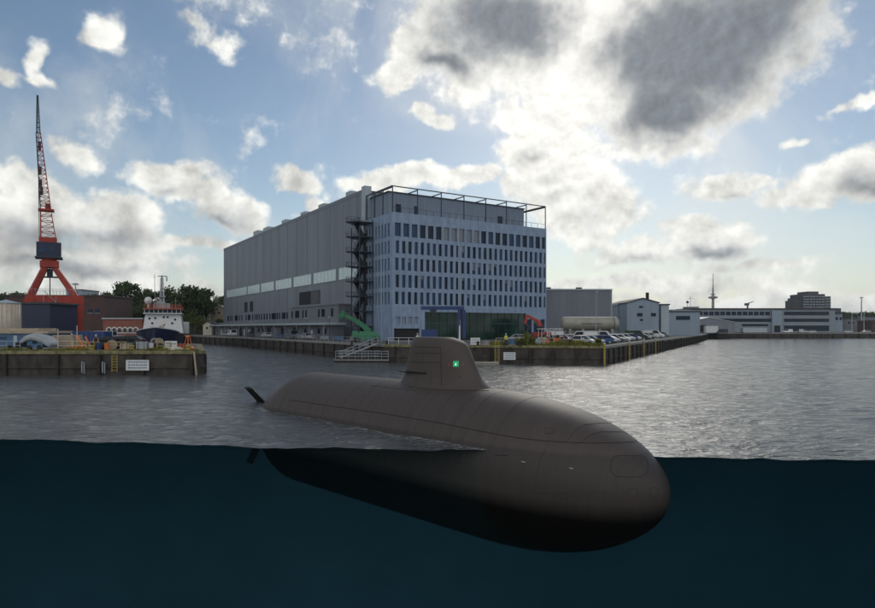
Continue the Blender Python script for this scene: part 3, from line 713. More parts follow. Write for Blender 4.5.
# ------------------------------------------------------------------ vehicles
def car(name, label, x, y, rz, paint, kind='hatch', z=QZ, group=None):
    t = thing(name, label, 'van' if kind == 'van' else 'car', (x, y, z), rz, group)
    L, H, hw = (4.3, 1.48, .88) if kind == 'hatch' else ((4.7, 1.46, .9) if kind == 'estate' else (5.2, 2.1, .98))
    # local x forward
    if kind == 'van': body = [(-L/2, .35), (L/2, .35), (L/2, .85), (L/2-.35, 1.1), (L/2-.95, 1.25), (-L/2, 1.25)]; cab = [(-L/2+.02, 1.25), (L/2-.98, 1.25), (L/2-1.65, H), (-L/2+.1, H)]
    elif kind == 'estate': body = [(-L/2, .4), (-L/2+.1, .28), (L/2-.1, .28), (L/2, .45), (L/2-.03, .7), (L/2-1.0, .93), (-L/2+.05, .98)]; cab = [(-L/2+.1, .97), (L/2-1.05, .92), (L/2-1.75, H-.02), (.2, H), (-L/2+.45, H-.03)]
    else: body = [(-L/2, .4), (-L/2+.1, .28), (L/2-.1, .28), (L/2, .45), (L/2-.03, .68), (L/2-.9, .92), (-L/2+.1, .98)]; cab = [(-L/2+.25, .97), (L/2-.95, .91), (L/2-1.65, H-.02), (-.1, H), (-L/2+.85, H-.06)]
    b = MB(); b.prof(body, -hw, hw, axis='y')
    b.build('body', paint, t, bevel=.07)
    n = len(cab); b = MB(); v = []
    for s, i_ in ((-1, 0), (1, 0)):
        for (a, zz) in cab: v.append((a, s * (hw - .05 - .2 * max(0, (zz - .95) / .55)), zz))
    f = [(i, (i+1) % n, (i+1) % n + n, i + n) for i in range(n)]
    f += [tuple(range(n))[::-1], tuple(range(n, 2*n))]
    b.add(v, f); b.build('glasshouse', 'g_dark', t)
    b = MB(); xs = [p[0] for p in cab if p[1] > H - .1]; b.box(min(xs) - .02, max(xs) + .02, -hw + .22, hw - .22, H - .03, H + .03)
    # pillars
    for s in (-1, 1):
        top = [p for p in cab if p[1] > H - .1]
        yb, yt = s * (hw - .04), s * (hw - .24)
        b.bar((cab[1][0], yb, cab[1][1]), (max(xs), yt, H - .02), .045, 4); b.bar((cab[0][0], yb, cab[0][1]), (min(xs), yt, H - .04), .07, 4)
        b.bar((-.15, yb, .95), (-.2, yt, H - .02), .045, 4); b.bar((min(xs), yt, H-.02), (max(xs), yt, H-.02), .05, 4)
        if kind == 'van': b.box(-L/2 + .1, -.3, s*(hw-.06) - .03, s*(hw-.06) + .03, 1.2, H - .1)
    b.build('roof', paint, t)
    for xx in (-L/2 + .8, L/2 - .85):
        for s in (-1, 1):
            w_ = MB(); w_.lathe([(.2, -.1), (.32, -.1), (.33, 0), (.32, .1), (.2, .1)], (xx, s * (hw - .09), .33), 16, 'y'); wo_ = w_.build('wheel', 'rubber', t)
            w_ = MB(); w_.lathe([(.03, -.112), (.2, -.1), (.2, .1), (.03, .112)], (xx, s * (hw - .09), .33), 12, 'y'); w_.build('rim', 'steel_l', wo_)
    for s in (-1, 1):
        w_ = MB(); w_.cbox((L/2 - .1, s * (hw - .22), .66), (.22, .34, .14)); w_.build('headlight', 'white', t)
        w_ = MB(); w_.cbox((-L/2 + .03, s * (hw - .15), .8), (.1, .18, .3)); w_.build('tail_light', 'nred', t)
        w_ = MB(); w_.cbox((.75, s * (hw + .08), .98), (.12, .18, .12)); w_.build('mirror', paint, t)
    return t
def paint(n, c): return mat('car_paint_' + n, c, .28, .2, spec=.6)
PT = dict(silver=paint('silver', (.42, .43, .44)), white=paint('white', (.62, .63, .64)), blue=paint('blue', (.02, .06, .2)), black=paint('black', (.015, .016, .018)), grey=paint('grey', (.13, .14, .155)), dgreen=paint('dark_green', (.02, .05, .03)), red=paint('red', (.3, .03, .02)))
q_ = Vector((PC[0] - PB[0], PC[1] - PB[1], 0)).normalized(); nl = Vector((-q_.y, q_.x, 0))
row = [(4.5, 'silver', 'hatch', 'silver hatchback nearest the quay corner, nose to the water'), (8.6, 'silver', 'estate', 'silver estate car second from the quay corner'), (12.6, 'black', 'hatch', 'black car with a gleaming screen third from the quay corner'),
       (17.5, 'white', 'van', 'white van standing in the row of cars by the quay edge'), (22, 'silver', 'hatch', 'silver car just beyond the white van'), (27, 'grey', 'estate', 'grey estate car fourth from the far end before the green-black car'),
       (33, 'white', 'estate', 'white estate car in the middle of the far half of the quayside row'), (39, 'silver', 'hatch', 'small silver car beyond the white estate car in the row'), (46, 'white', 'hatch', 'white car beside the dark green car in the row'),
       (54, 'dgreen', 'van', 'dark green van at the far end of the close-parked row'), (66, 'black', 'hatch', 'black car alone past the dark green van'), (80, 'white', 'van', 'white van far along the receding quay'), (96, 'grey', 'hatch', 'grey car farthest along the receding quay')]
for s, pc, kd, lb in row:
    p = Vector((*PB, 0)) + q_ * s + nl * 4.2
    car('parked_car' if kd != 'van' else 'parked_van', lb, p.x, p.y, math.atan2(-nl.y, -nl.x) + R(rnd.uniform(-3, 3)), PT[pc], kd, group='cars parked along the receding quay')
for s, pc, kd, lb in ((10, 'grey', 'hatch', 'grey car in the second row behind the silver estate'), (15, 'blue', 'hatch', 'blue car in the second row behind the black car'), (20, 'silver', 'estate', 'silver estate car in the second row behind the white van'),
       (26, 'black', 'estate', 'black estate car in the middle of the second row'), (36, 'white', 'hatch', 'white car in the far half of the second row'), (44, 'red', 'hatch', 'dark red car in the far half of the second row'), (73, 'silver', 'hatch', 'silver car between the dark green van and the far white van'), (60, 'silver', 'estate', 'silver estate car just past the dark green van')):
    p = Vector((*PB, 0)) + q_ * s + nl * (10.5 if s < 50 else 4.2)
    car('parked_car', lb, p.x, p.y, math.atan2(-nl.y, -nl.x) + R(rnd.uniform(-3, 3)), PT[pc], kd, group='cars parked along the receding quay')
for (px, D_, pc, kd, rz, lb) in ((600, 106, 'blue', 'hatch', 188, 'dark blue car left of the silver quayside row'), (582, 112, 'white', 'van', 170, 'white van with dark windows left of the dark blue car'), (541, 112, 'grey', 'estate', 5, 'grey estate car in front of the right end of the office'),
       (571, 124, 'silver', 'estate', 95, 'silver estate car in front of the long tank'), (517, 122, 'silver', 'hatch', 180, 'silver car in front of the office glazing'), (612, 128, 'white', 'hatch', 200, 'white car at the right end of the tank'), (627, 135, 'blue', 'hatch', 200, 'blue car behind the quayside row')):
    car('parked_car' if kd != 'van' else 'parked_van', lb, X(px, D_), D_, R(rz), PT[pc], kd, group='vehicles on the office quay')
for i, (px, D_, pc, kd, lb) in enumerate(((787, 338, 'white', 'van', 'white van left of the others under the long building'), (803, 340, 'silver', 'van', 'silver van in the middle under the long building'), (811, 340, 'white', 'estate', 'white car under the right half of the long building'),
       (848, 352, 'white', 'estate', 'white car parked just right of the long building'), (866, 356, 'silver', 'estate', 'silver car parked at the right edge of the view'), (760, 340, 'grey', 'van', 'grey van beside the long pale trailer'), (722, 312, 'black', 'van', 'black van between the white container and the trailer'))):
    car('parked_car' if kd != 'van' else 'parked_van', lb, X(px, D_), D_, R(0 if i % 2 else 180), PT[pc], kd, group='vehicles on the far quay')

# green telescopic machine
D = 116; t = thing('aerial_work_platform', 'green telescopic boom lift standing at the foot of the stair tower', 'boom lift', (X(366, D), D, QZ), R(5))
b = MB(); b.cbox((0, 0, .95), (5.2, 2.2, .9)); b.cbox((.4, 0, 1.7), (3.6, 1.9, .8), taper=.85); b.build('chassis', 'green', t, bevel=.08)
b = MB(); b.cbox((-1.9, -.4, 1.7), (1.3, 1.0, .9), taper=.8); b.build('engine_cover', 'green', t, bevel=.06)
for xx in (-1.7, 1.7):
    for s in (-1, 1): w_ = MB(); w_.lathe([(.25, -.18), (.52, -.18), (.55, 0), (.52, .18), (.25, .18)], (xx, s*1.15, .55), 18, 'y'); w_.build('wheel', 'rubber', t)
pz = lambda px, py: Vector((X(px, D) - X(366, D), 0, Z(py, D) - QZ))
b = MB(); b.bar(pz(370, 331), pz(357, 321), .42, sq=True); b.bar(pz(358, 321.7), pz(344, 314.8), .33, sq=True); b.build('boom', 'green', t)
b = MB(); b.bar(pz(344.5, 315), pz(341, 313.5), .6, sq=True); b.bar(pz(341, 314), pz(340, 319), .3, sq=True); b.build('boom_head', 'green', t)
b = MB(); b.bar(pz(367, 333), pz(359, 323.5), .12, 6); b.build('cylinder', 'steel_l', t)

# blue gantry
D = 112; x00 = X(421, D); t = thing('gantry_crane', 'blue steel gantry frame standing before the office front', 'gantry crane', (x00, D, QZ))
g = lambda px, py: (X(px, D) - x00, Z(py, D) - QZ)
def gb(n, m, px0, px1, ya, yb, d0=-.4, d1=.4):
    b = MB(); a = g(px0, ya); c = g(px1, yb); b.box(a[0], c[0], d0, d1, max(0, c[1]), a[1]); return b.build(n, m, t)
gb('crossbeam', 'blue', 421, 464, 306.3, 309.8); gb('leg', 'blue', 457.8, 460, 309.9, 338); gb('leg', 'blue', 462.6, 465.6, 309.9, 338)
gb('leg_panel', 'navy', 460.05, 462.55, 309.9, 337, -.15, .15); gb('trolley', 'navy', 430, 436.5, 308.5, 311.6, -.7, .7); gb('hook_block', 'steel', 432.7, 434, 311.7, 316.5, -.15, .15)
gb('foot_box', 'blue', 421.5, 437.5, 329.5, 338, -.9, .9)
o = MB(); o.bar((g(459.5, 0)[0], 0, g(0, 317)[1]), (g(459.5, 0)[0], -.8, 0), .16, 6); o.build('brace', 'white', t)
# red tracked knuckle crane
D = 110; x00 = X(536, D); t = thing('material_handler', 'red articulated loader arm in front of the right end of the office', 'loader', (x00, D, QZ))
g = lambda px, py: Vector((X(px, D) - x00, 0, Z(py, D) - QZ))
b = MB(); b.cbox((1.0, 0, 1.3), (3, 2.2, 1.3)); b.cbox((.6, -.2, 2.4), (1.3, 1.5, 1.2), taper=.85, mi=1); b.build('cab', ['red', 'g_dark'], t, bevel=.05)
for xx in (-.2, 2.2):
    for s in (-1, 1): w_ = MB(); w_.lathe([(.3, -.2), (.6, -.2), (.6, .2), (.3, .2)], (xx, s*1.1, .6), 16, 'y'); w_.build('wheel', 'rubber', t)
b = MB(); b.bar(g(543, 333), g(538.5, 321.5), .32, sq=True); b.bar(g(538.5, 321.5), g(526.5, 315.5), .24, sq=True); b.build('boom', 'red', t)
b = MB(); b.bar(g(526.8, 315), g(525.3, 324), .18, sq=True); b.build('stick', 'red', t)
b = MB(); b.bar(g(540, 327), g(532, 319), .09, 6); b.build('cylinder', 'steel_l', t)
b = MB(); a = g(525.3, 324)
for s in (-1, 1): b.bar(a, a + Vector((s*.7, 0, -.6)), .12, 5); b.bar(a + Vector((s*.7, 0, -.6)), a + Vector((s*.15, 0, -1.5)), .1, 5)
b.build('grab', 'steel', t)
# small tractors
def tractor(px, D, m, lb, rz=0):
    t = thing('small_tractor', lb, 'tractor', (X(px, D), D, QZ), rz, 'small yard machines on the office quay')
    b = MB(); b.cbox((.9, 0, 1.0), (1.5, .9, .8), taper=.9); b.cbox((-.4, 0, .8), (1.3, 1.2, .6)); b.build('body', m, t, bevel=.05)
    b = MB()
    for (x, y) in ((.1, -.6), (.1, .6), (-1, -.6), (-1, .6)): b.bar((x, y, 1.0), (x*.9, y*.9, 2.5), .05, 5)
    b.cbox((-.4, 0, 2.55), (1.5, 1.4, .12)); b.build('cab_frame', 'white', t)
    b = MB(); b.cbox((-.45, 0, 1.25), (.5, .6, .6)); b.build('seat', 'rubber', t)
    for (x, r_) in ((-.7, .65), (1.3, .4)):
        for s in (-1, 1): w_ = MB(); w_.lathe([(r_*.5, -.15), (r_, -.15), (r_, .15), (r_*.5, .15)], (x, s*.8, r_), 16, 'y'); w_.build('wheel', 'rubber', t)
tractor(551.5, 103, 'orange', 'orange yard tractor left of the second, yellow one', R(95)); tractor(558.5, 101, 'orange', 'orange yard tractor with a white cab frame next to the wooden box', R(60)); tractor(545, 108, 'white', 'white yard tractor beside the red loader', R(20))
D = 98.5
t = thing('crate', 'brown wooden crate on the quay right of the orange tractors', 'crate', (X(566, D), D, QZ)); b = MB(); b.box(-.85, .85, -.6, .6, .1, 1.0); b.build('box', 'sand', t)
b = MB()
for z in (.15, .45, .75): b.box(-.88, .88, -.64, -.6, z, z + .2)
for x in (-.7, .6): b.box(x, x + .12, -.6, .6, 0, .1)
b.build('plank', 'trunk', t)
# person in hi-viz
def person(px, D, top, leg, lb, rz=0.0, h=1.78):
    t = thing('person', lb, 'person', (X(px, D), D, QZ), rz)
    me = bpy.data.meshes.new('body'); V = [(0,0,.95),(0,0,1.2),(0,.0,1.45),(0,0,1.56),(0,-.02,1.7),(.1,0,.9),(.12,-.03,.5),(.12,.02,.06),(.12,-.14,.03),(-.1,0,.9),(-.13,.08,.5),(-.14,.14,.06),(-.14,-.02,.03),(.21,0,1.42),(.27,.02,1.14),(.26,-.1,.9),(-.21,0,1.42),(-.28,-.03,1.14),(-.26,-.16,.92)]
    E = [(0,1),(1,2),(2,3),(3,4),(0,5),(5,6),(6,7),(7,8),(0,9),(9,10),(10,11),(11,12),(2,13),(13,14),(14,15),(2,16),(16,17),(17,18)]
    RR = [.15,.15,.16,.065,.1,.1,.075,.055,.045,.1,.075,.055,.045,.07,.05,.035,.07,.05,.035]
    me.from_pydata(V, E, []); o = bpy.data.objects.new('body', me); C.objects.link(o); o.parent = t
    o.modifiers.new('skin', 'SKIN'); sv = me.skin_vertices[0].data
    for i, r_ in enumerate(RR): sv[i].radius = (r_, r_*.8 if i < 3 else r_)
    sv[0].use_root = True
    o.modifiers.new('sub', 'SUBSURF').levels = 1; o.modifiers['sub'].render_levels = 1; me.materials.append(M['skin'])
    b = MB(); b.lathe([(.19, .93), (.2, 1.1), (.215, 1.35), (.2, 1.47), (.08, 1.52)], n=14); o2 = b.build('jacket', top, t, True); o2.scale = (1.1, .8, 1)
    b = MB(); b.bar((.1, 0, .95), (.12, -.02, .5), .115, 8, .09); b.bar((.12, -.02, .5), (.12, .02, .1), .09, 8, .07); b.bar((-.1, 0, .95), (-.13, .07, .5), .115, 8, .09); b.bar((-.13, .07, .5), (-.14, .14, .1), .09, 8, .07); b.build('trousers', leg, t, True)
    b = MB(); b.lathe([(.125, 1.72), (.12, 1.79), (.08, 1.85), (.02, 1.87)], (0, -.02, 0), 12); b.build('helmet', 'white', t, True)
    return t
person(506, 97, 'hiviz', 'navy', 'person in yellow-green high visibility vest and dark trousers on the quay before the office')
person(417.5, 100, 'cream', 'navy', 'person in a pale jacket near the gantry foot box')

# quay fittings on the office quay
def railing(pts, label, h=1.1, m='white', step=1.6, name='railing', cat='railing', z=QZ, group=None):
    t = thing(name, label, cat, (*pts[0], z), 0, group); o0 = Vector((*pts[0], 0)); b = MB()
    for a, c in zip(pts, pts[1:]):
        a = Vector((*a, 0)) - o0; c = Vector((*c, 0)) - o0; L_ = (c - a).length; n = max(1, round(L_ / step))
        for hh in (h, h*.55): b.bar(a + Vector((0,0,hh)), c + Vector((0,0,hh)), .035, 5)
        for k in range(n + 1): p = a.lerp(c, k/n); b.bar(p, p + Vector((0,0,h)), .04, 5)
    b.build('rails', m, t); return t
railing([(-8, 103.3), (2, 101.2)], 'white railing at the left end of the office quay', m='white')
railing([(9.2, 99.4), (18.0, 97.4)], 'pale railing along the middle of the office quay', m='cream')
# white board on the wall, boards on the quay
def board(name, label, px0, px1, y0, y1, D, cat='sign', mk='steel', posts=False, m='white', lines=3, dy=0.0):
    x0, x1, z1, z0 = X(px0, D), X(px1, D), Z(y0, D), Z(y1, D)
    t = thing(name, label, cat, ((x0+x1)/2, D, z0)); w_ = x1 - x0; h = z1 - z0
    b = MB(); b.box(-w_/2, w_/2, -.04, .04, 0, h); b.build('panel', m, t)
    b = MB(); r_ = random.Random(int(px0))
    for k in range(lines):
        zz = h * (1 - (k + .9) / (lines + .6)); xx = -w_*.4
        while xx < w_*.38:
            l = r_.uniform(.04, .12) * w_; b.box(xx, min(xx + l, w_*.42), -.05, -.041, zz, zz + h*.10); xx += l + .03*w_
    b.build('faded_lines', 'blue2', t)
    if posts:
        b = MB()
        for s in (-.45, .45): b.box(w_*s - .05, w_*s + .05, .045, .12, QZ - z0, h)
        b.build('post', mk, t)
    return t
board('notice_board', 'white notice board fixed to the dark quay wall below the office', 503.5, 515.5, 352.3, 359.8, 95.3, m='white')
board('notice_board', 'pale blue-white board fixed to the left pier wall', 126, 149, 360, 370.5, 73.55, m='white')
board('notice_board', 'white board standing on the end of the left pier', 165, 177, 341, 350.5, 78, posts=True, lines=2)
board('notice_board', 'white board standing on the quay right of the submarine sail', 470.5, 480, 337.8, 344.8, 98.5, posts=True, lines=2)
def ladder(label, px, D, ytop, ybot, m='yellow'):
    t = thing('ladder', label, 'ladder', (X(px, D), D, 0), 0, 'quay ladders'); b = MB(); z1, z0 = Z(ytop, D), Z(ybot, D)
    for s in (-.3, .3): b.bar((s, 0, z0), (s, 0, z1), .05, 5)
    b.build('side_rail', m, t); b = MB(); z = z0 + .2
    while z < z1: b.bar((-.3, 0, z), (.3, 0, z), .035, 5); z += .33
    b.build('rungs', m, t)
ladder('yellow ladder on the left pier wall beside the pale blue-white board', 114.5, 73.5, 355, 372)
ladder('yellow ladder on the office quay wall beside the submarine sail', 497, 95.2, 340, 366.5)
t = thing('landing_stage', 'narrow pale floating stage at the foot of the office quay wall', 'landing stage', (X(488, 94), 94.3, .15)); b = MB(); b.box(-2.4, 1.6, -.6, .6, -.25, .2); b.build('float', 'conc', t)
b = MB()
for k in range(9): b.box(-2.4 + k*.45, -2.05 + k*.45, -.66, .66, .2, .27)
b.build('deck_boards', 'cream', t)
for (px, D_, lb) in ((604.5, 94.0, 'yellow post at the very corner of the office quay'), (626, 0, 'yellow post on the receding quay second from the corner'), (641, 0, 'yellow post on the receding quay third from the corner'), (653, 0, 'yellow post on the receding quay fourth from the corner')):
    if not D_:
        k = (px - 437.5) / F; s = (PB[0] - k*PB[1]) / (k*q_.y - q_.x); p = Vector((*PB, 0)) + q_ * s - nl * .55
    else: p = Vector((X(px, D_), D_ - .0, 0))
    t = thing('mooring_post', lb, 'post', (p.x, p.y, 0), 0, 'yellow posts at the quay edge'); b = MB(); b.bar((0,0,-2), (0,0,3.1), .14, 8); b.build('post', 'yellow', t); b = MB(); b.lathe([(.17, 3.1), (.17, 3.2), (.05, 3.28)], n=8); b.build('cap', 'white', t)
# pontoon with white gangways in the gap by the hall quay
D0 = 102
t = thing('pontoon', 'low dark pontoon with white railings and gangways below the boom lift', 'pontoon', (X(368, D0), D0, 0), R(-3))
b = MB(); b.box(-5.2, 3.6, -1.6, 1.6, -.6, .55); b.build('float', 'timber', t)
b = MB(); b.box(-5.2, 3.6, -1.7, -1.6, .3, .5); b.build('rubbing_strip', 'conc', t)
for yy in (-1.4, 1.4):
    b = MB()
    for hh in (.95, 1.4, 1.8): b.bar((-5, yy, hh), (3.5, yy, hh), .04, 5)
    for k in range(9): b.bar((-5 + k*1.06, yy, .55), (-5 + k*1.06, yy, 1.8), .045, 5)
    b.build('railing', 'steel_l', t)
b = MB(); b.prof([(-4.5, .6), (1.5, 2.9), (1.5, 3.1), (-4.5, .8)], .1, 1.1, axis='y')
for yy in (.1, 1.1):
    b.bar((-4.5, yy, 1.7), (1.5, yy, 4.0), .04, 5); b.bar((-4.5, yy, 1.3), (1.5, yy, 3.5), .03, 5)
    for k in range(7): xx = -4.5 + k; b.bar((xx, yy, .7 + k*.383), (xx, yy, 1.7 + k*.383), .035, 5)
b.build('gangway', 'steel_l', t)
for xx in (-3, 0, 2.8): b = MB(); b.bar((xx, 1.9, -2), (xx, 1.9, 3.4), .18, 8); b.build('guide_pile', 'timber', t)

# ------------------------------------------------------------------ left side
# red portal crane
D = 130; x00 = X(55, D); t = thing('portal_crane', 'tall red lattice-jib portal crane with a navy machinery house on the left', 'crane', (x00, D, QZ), R(30)); t.scale.x = .87
g = lambda px, py, y=0.0: Vector((X(px, D) - x00, y, Z(py, D) - QZ))
for y in (-3.2, 3.2):
    for (px, w0, w1) in ((79, .75, 1.0), (31, .75, 1.0)):
        b = MB(); a = g(px, 300, y); b.bar((a.x, y, 0), a, w0, sq=True, r2=w1); b.build('portal_leg', 'red', t)
    b = MB(); a = g(27, 301, y); c = g(83.5, 301, y); b.box(a.x, c.x, y - .6, y + .6, a.z - 1.05, a.z + 1.0); b.build('portal_beam', 'red', t)
for px in (31, 79):
    b = MB(); a = g(px, 301); b.box(a.x - .7, a.x + .7, -2.55, 2.55, a.z - .9, a.z + .85); b.build('cross_beam', 'red', t)
for (pa, pb) in (((31, 297), (45, 268)), ((76, 297), (55, 268))):
    for y in (-2.2, 2.2): b = MB(); b.bar(g(*pa, y), g(*pb, y*.45), .55, sq=True, r2=.5); b.build('tower_leg', 'red', t)
b = MB(); a = g(40.5, 268); c = g(59, 261.5); b.cbox(((a.x + c.x)/2, 0, (a.z + c.z)/2), (c.x - a.x, 3.4, c.z - a.z)); b.build('slewing_base', 'red', t)
b = MB(); a = g(42, 261.4); c = g(57, 258); b.lathe([(1.5, a.z), (1.7, c.z)], ((a.x+c.x)/2, 0, 0), 20); b.build('slewing_ring', 'red', t)
b = MB(); a = g(37.2, 258); c = g(61.2, 243.5); b.box(a.x, c.x, -2, 2, a.z, c.z); b.build('machinery_house', 'navy', t)
b = MB(); b.box(a.x + .6, a.x + 1.8, -2.06, -1.98, a.z + .9, c.z - .7); b.build('house_window', 'g_blue', t); b = MB(); b.box(a.x + 2.6, a.x + 3.4, -2.06, -1.98, a.z + 1.2, c.z - .7); b.build('house_window', 'g_blue', t)
b = MB(); b.box(a.x - .3, c.x + .3, -2.3, 2.3, a.z - .2, a.z - .002); b.build('house_platform', 'steel', t)
b = MB(); a = g(39.5, 243.4); c = g(57, 238.5); b.box(a.x, c.x, -1.4, 1.4, a.z, c.z); b.build('jib_foot', 'red', t)
def lattice(p0, p1, w0, w1, n, m0, m1, name, parent):
    p0 = Vector(p0); p1 = Vector(p1); b = MB(); B2 = MB()
    def cn(k, i):
        s = k / n; c = p0.lerp(p1, s); w_ = w0 + (w1 - w0)*s
        return c + Vector(((-1, 1, 1, -1)[i] * w_, (-1, -1, 1, 1)[i] * w_ * .8, 0))
    for k in range(n):
        for i in range(4):
            (b if i in (1, 2) else B2).bar(cn(k, i), cn(k+1, i), .13, 4)
            b.bar(cn(k, i), cn(k, (i+1) % 4), .07, 4)
            b.bar(cn(k, i), cn(k+1, (i+1) % 4) if k % 2 else cn(k+1, (i-1) % 4), .055, 4)
    b.build(name, m0, parent); B2.build(name + '_chord', m1, parent)
lattice(g(48.5, 238.5), g(46, 211), 1.5, 1.05, 5, 'red', 'red', 'lower_jib', t)
lattice(g(46, 211), g(38.8, 135), 1.05, .45, 17, 'red', 'steel', 'upper_jib', t)
lattice(g(38.8, 135), g(38, 98), .35, .12, 7, 'steel', 'steel', 'jib_tip', t)
b = MB(); a = g(46.5, 211); b.cbox(a, (3.2, 2.2, .35)); b.cbox(a + Vector((.3, 0, .8)), (1.0, 1.0, 1.2)); b.build('jib_platform', 'red', t)
for (px, py) in ((40.5, 172), (41, 185), (42, 192), (40, 148)): b = MB(); b.cbox(g(px, py), (.6, .6, 1.6)); b.build('pulley_block', 'steel', t)
b = MB(); b.bar(g(38, 97.5, 0), g(39.5, 239, -.5), .05, 4); b.bar(g(37.6, 98, 0), g(40, 239, .5), .05, 4); b.build('hoist_rope', 'steel', t)
b = MB(); a = g(44, 277); c = g(58, 276); b.box(a.x, c.x, -1.6, 1.6, a.z - .12, a.z); b.bar((a.x, -1.6, a.z+1), (c.x, -1.6, a.z+1), .04, 4); b.bar(g(50, 268), g(50, 297), .12, 5); b.bar(g(47.5, 277), g(47.5, 268), .1, 5); b.build('inner_platform', 'steel', t)
b = MB(); b.cbox(g(50, 273), (1.2, 1.0, 1.6)); b.build('operator_cab', 'navy', t)
b = MB(); a = g(30, 296); c = g(80, 296)
for y in (-3.6, 3.6):
    b.bar((a.x, y, a.z + 1.2), (c.x, y, a.z + 1.2), .04, 4)
    for k in range(16): xx = a.x + (c.x - a.x)*k/15; b.bar((xx, y, a.z), (xx, y, a.z + 1.2), .035, 4)
b.build('walkway_railing', 'steel_l', t)
b = MB(); zz = 0; xx = g(51, 300).x
while zz < g(0, 297).z: b.bar((xx - 1.2 if int(zz/2) % 2 else xx + 1.0, -3.9, zz), (xx + 1.0 if int(zz/2) % 2 else xx - 1.2, -3.9, zz + 2), .09, 4); zz += 2
for s in (-1.3, 1.1): b.bar((xx + s, -3.9, 0), (xx + s, -3.9, g(0, 297).z), .07, 4)
b.build('access_stair', 'steel_l', t)

gable('warehouse', 'large brown brick warehouse behind the red crane', 8, 104, 215, 296, 20, 'brick', 'roof_d', wins=((88, 93, 309, 313), (95, 100, 309, 313)), ang=0)
gable('warehouse', 'dark navy shed under the red crane portal', 17, 50, 117, 304, 9, 'navy', 'roof_d')
gable('rooftop_building', 'grey-blue flat-topped building above the right leg of the red crane', 66, 82, 300, 290, 15, 'bluehall', 'roof_d', wins=((69, 72, 292, 295), (75, 78, 292, 295)))
mast(X(75.5, 250), 250, Z(284, 250) - QZ, .35, 'steel_l', 'floodlight_mast', 'floodlight mast right of the red crane above the brick warehouse', 'light mast', head='flood')
t, W, H = gable('brick_hall', 'low red brick building with white arched windows left of the ship', 103, 142, 210, 319, 12, 'brick_r', 'roof_l')
for k in range(6):
    b = MB(); cx = 2 + k * (W - 3) / 5.6
    pts = [(cx + 1.0*math.cos(a), 2.0 + 1.1*math.sin(a)) for a in [math.pi*j/8 for j in range(9)]] + [(cx - 1.0, .9), (cx + 1.0, .9)]
    b.prof(pts, -.12, .03, axis='y'); wo_ = b.build('window', 'white', t)
    b = MB(); pts = [(cx + .6*math.cos(a), 2.0 + .7*math.sin(a)) for a in [math.pi*j/8 for j in range(9)]] + [(cx - .6, 1.2), (cx + .6, 1.2)]
    b.prof(pts, -.17, -.121, axis='y'); b.build('pane', 'brick', wo_)
# silo
D = 108; MATS_s = mat('beige_silo_paint', (.50, .44, .36), .5, var=.2, vs=.8)
t = thing('silo', 'pale ribbed cylindrical silo at the left edge with a shallow conical top', 'silo', (X(6, D), D, QZ)); rr = (X(18.5, D) - X(-6.5, D))/2; zt = Z(303.5, D) - QZ
b = MB(); b.lathe([(rr, 0), (rr, zt)], n=40); b.build('shell', MATS_s, t, True)
b = MB()
for k in range(20): a = 2*math.pi*k/20; b.bar(((rr+.02)*math.cos(a), (rr+.02)*math.sin(a), 0), ((rr+.02)*math.cos(a), (rr+.02)*math.sin(a), zt), .07, 4)
b.build('rib', MATS_s, t)
b = MB(); b.lathe([(rr + .1, zt), (rr + .1, zt + .1), (.4, zt + .55), (.1, zt + .7)], n=40); b.build('roof', 'lightpanel', t)
# blue shed with beige roof line
D = 92; t, W, H = gable('site_hut', 'long low blue hut with a pale flat roof at the left edge', -30, 47, D, 333.5, 6, 'blue2', 'sand')
for px in (14, 30, 44): b = MB(); b.box(X(px, D) - X(-30, D), X(px + 3.6, D) - X(-30, D), -.12, 0, 0, H - .3); b.build('pillar', 'lightpanel', t)
for px in (0, 22, 36): b = MB(); b.box(X(px, D) - X(-30, D), X(px + 6, D) - X(-30, D), -.08, 0, 1.1, H - .5); b.build('window', 'g_blue', t)
b = MB(); b.box(X(-20, D) - X(-30, D), X(36, D) - X(-30, D), .5, 5, H + .36, H + .75); b.build('roof_stack', 'sand', t)
D = 79; 
# tarpaulin-covered container with draped top
t = thing('covered_trailer', 'pale blue trailer box under a sagging grey-white tarpaulin on the left pier', 'trailer', (X(39, D), D, QZ)); a0 = X(25, D) - X(39, D); a1 = X(54, D) - X(39, D)
b = MB(); b.box(a0 + .9, a1 - .8, -1.0, 1.2, .3, 1.45); b.build('box', 'blue2', t)
b = MB(); n = 16; pr = []
tops = [(a0, .3), (a0 + .1, 1.2), (a0 + .5, 1.65), (a0+1.0, 1.9), (a0 + 1.4, 1.98), (a0 + 2.1, 1.85), (a1 - .9, 1.65), (a1 - .4, 1.3), (a1, .8), (a1 + .05, .35)]
v = []; 
for (xx, zz) in tops:
    for j, y in enumerate((-1.15, -1.05, -.5, .2, .9, 1.25, 1.35)):
        dz = (-.75 if zz > 1.2 else -.35) if j in (0, 6) else (-.05 if j in (1, 5) else .06*math.sin(xx*3 + j)); v.append((xx, y, max(.1, zz + dz)))
f = [(i*7+j, i*7+j+1, (i+1)*7+j+1, (i+1)*7+j) for i in range(len(tops)-1) for j in range(6)]
b.add(v, f); o = b.build('tarpaulin', 'tarp', t, True); md = o.modifiers.new('s', 'SOLIDIFY'); md.thickness = .04
b = MB(); b.box(a0 + 1.6, a0 + 2.1, -1.06, -1.0, .75, 1.15); b.build('window', 'g_dark', t)
for xx in (a0 + 1.2, a1 - 1.2): w_ = MB(); w_.lathe([(.12, -1.05), (.3, -1.05), (.3, -.8), (.12, -.8)], (xx, 0, .3), 14, 'y'); w_.build('wheel', 'rubber', t)
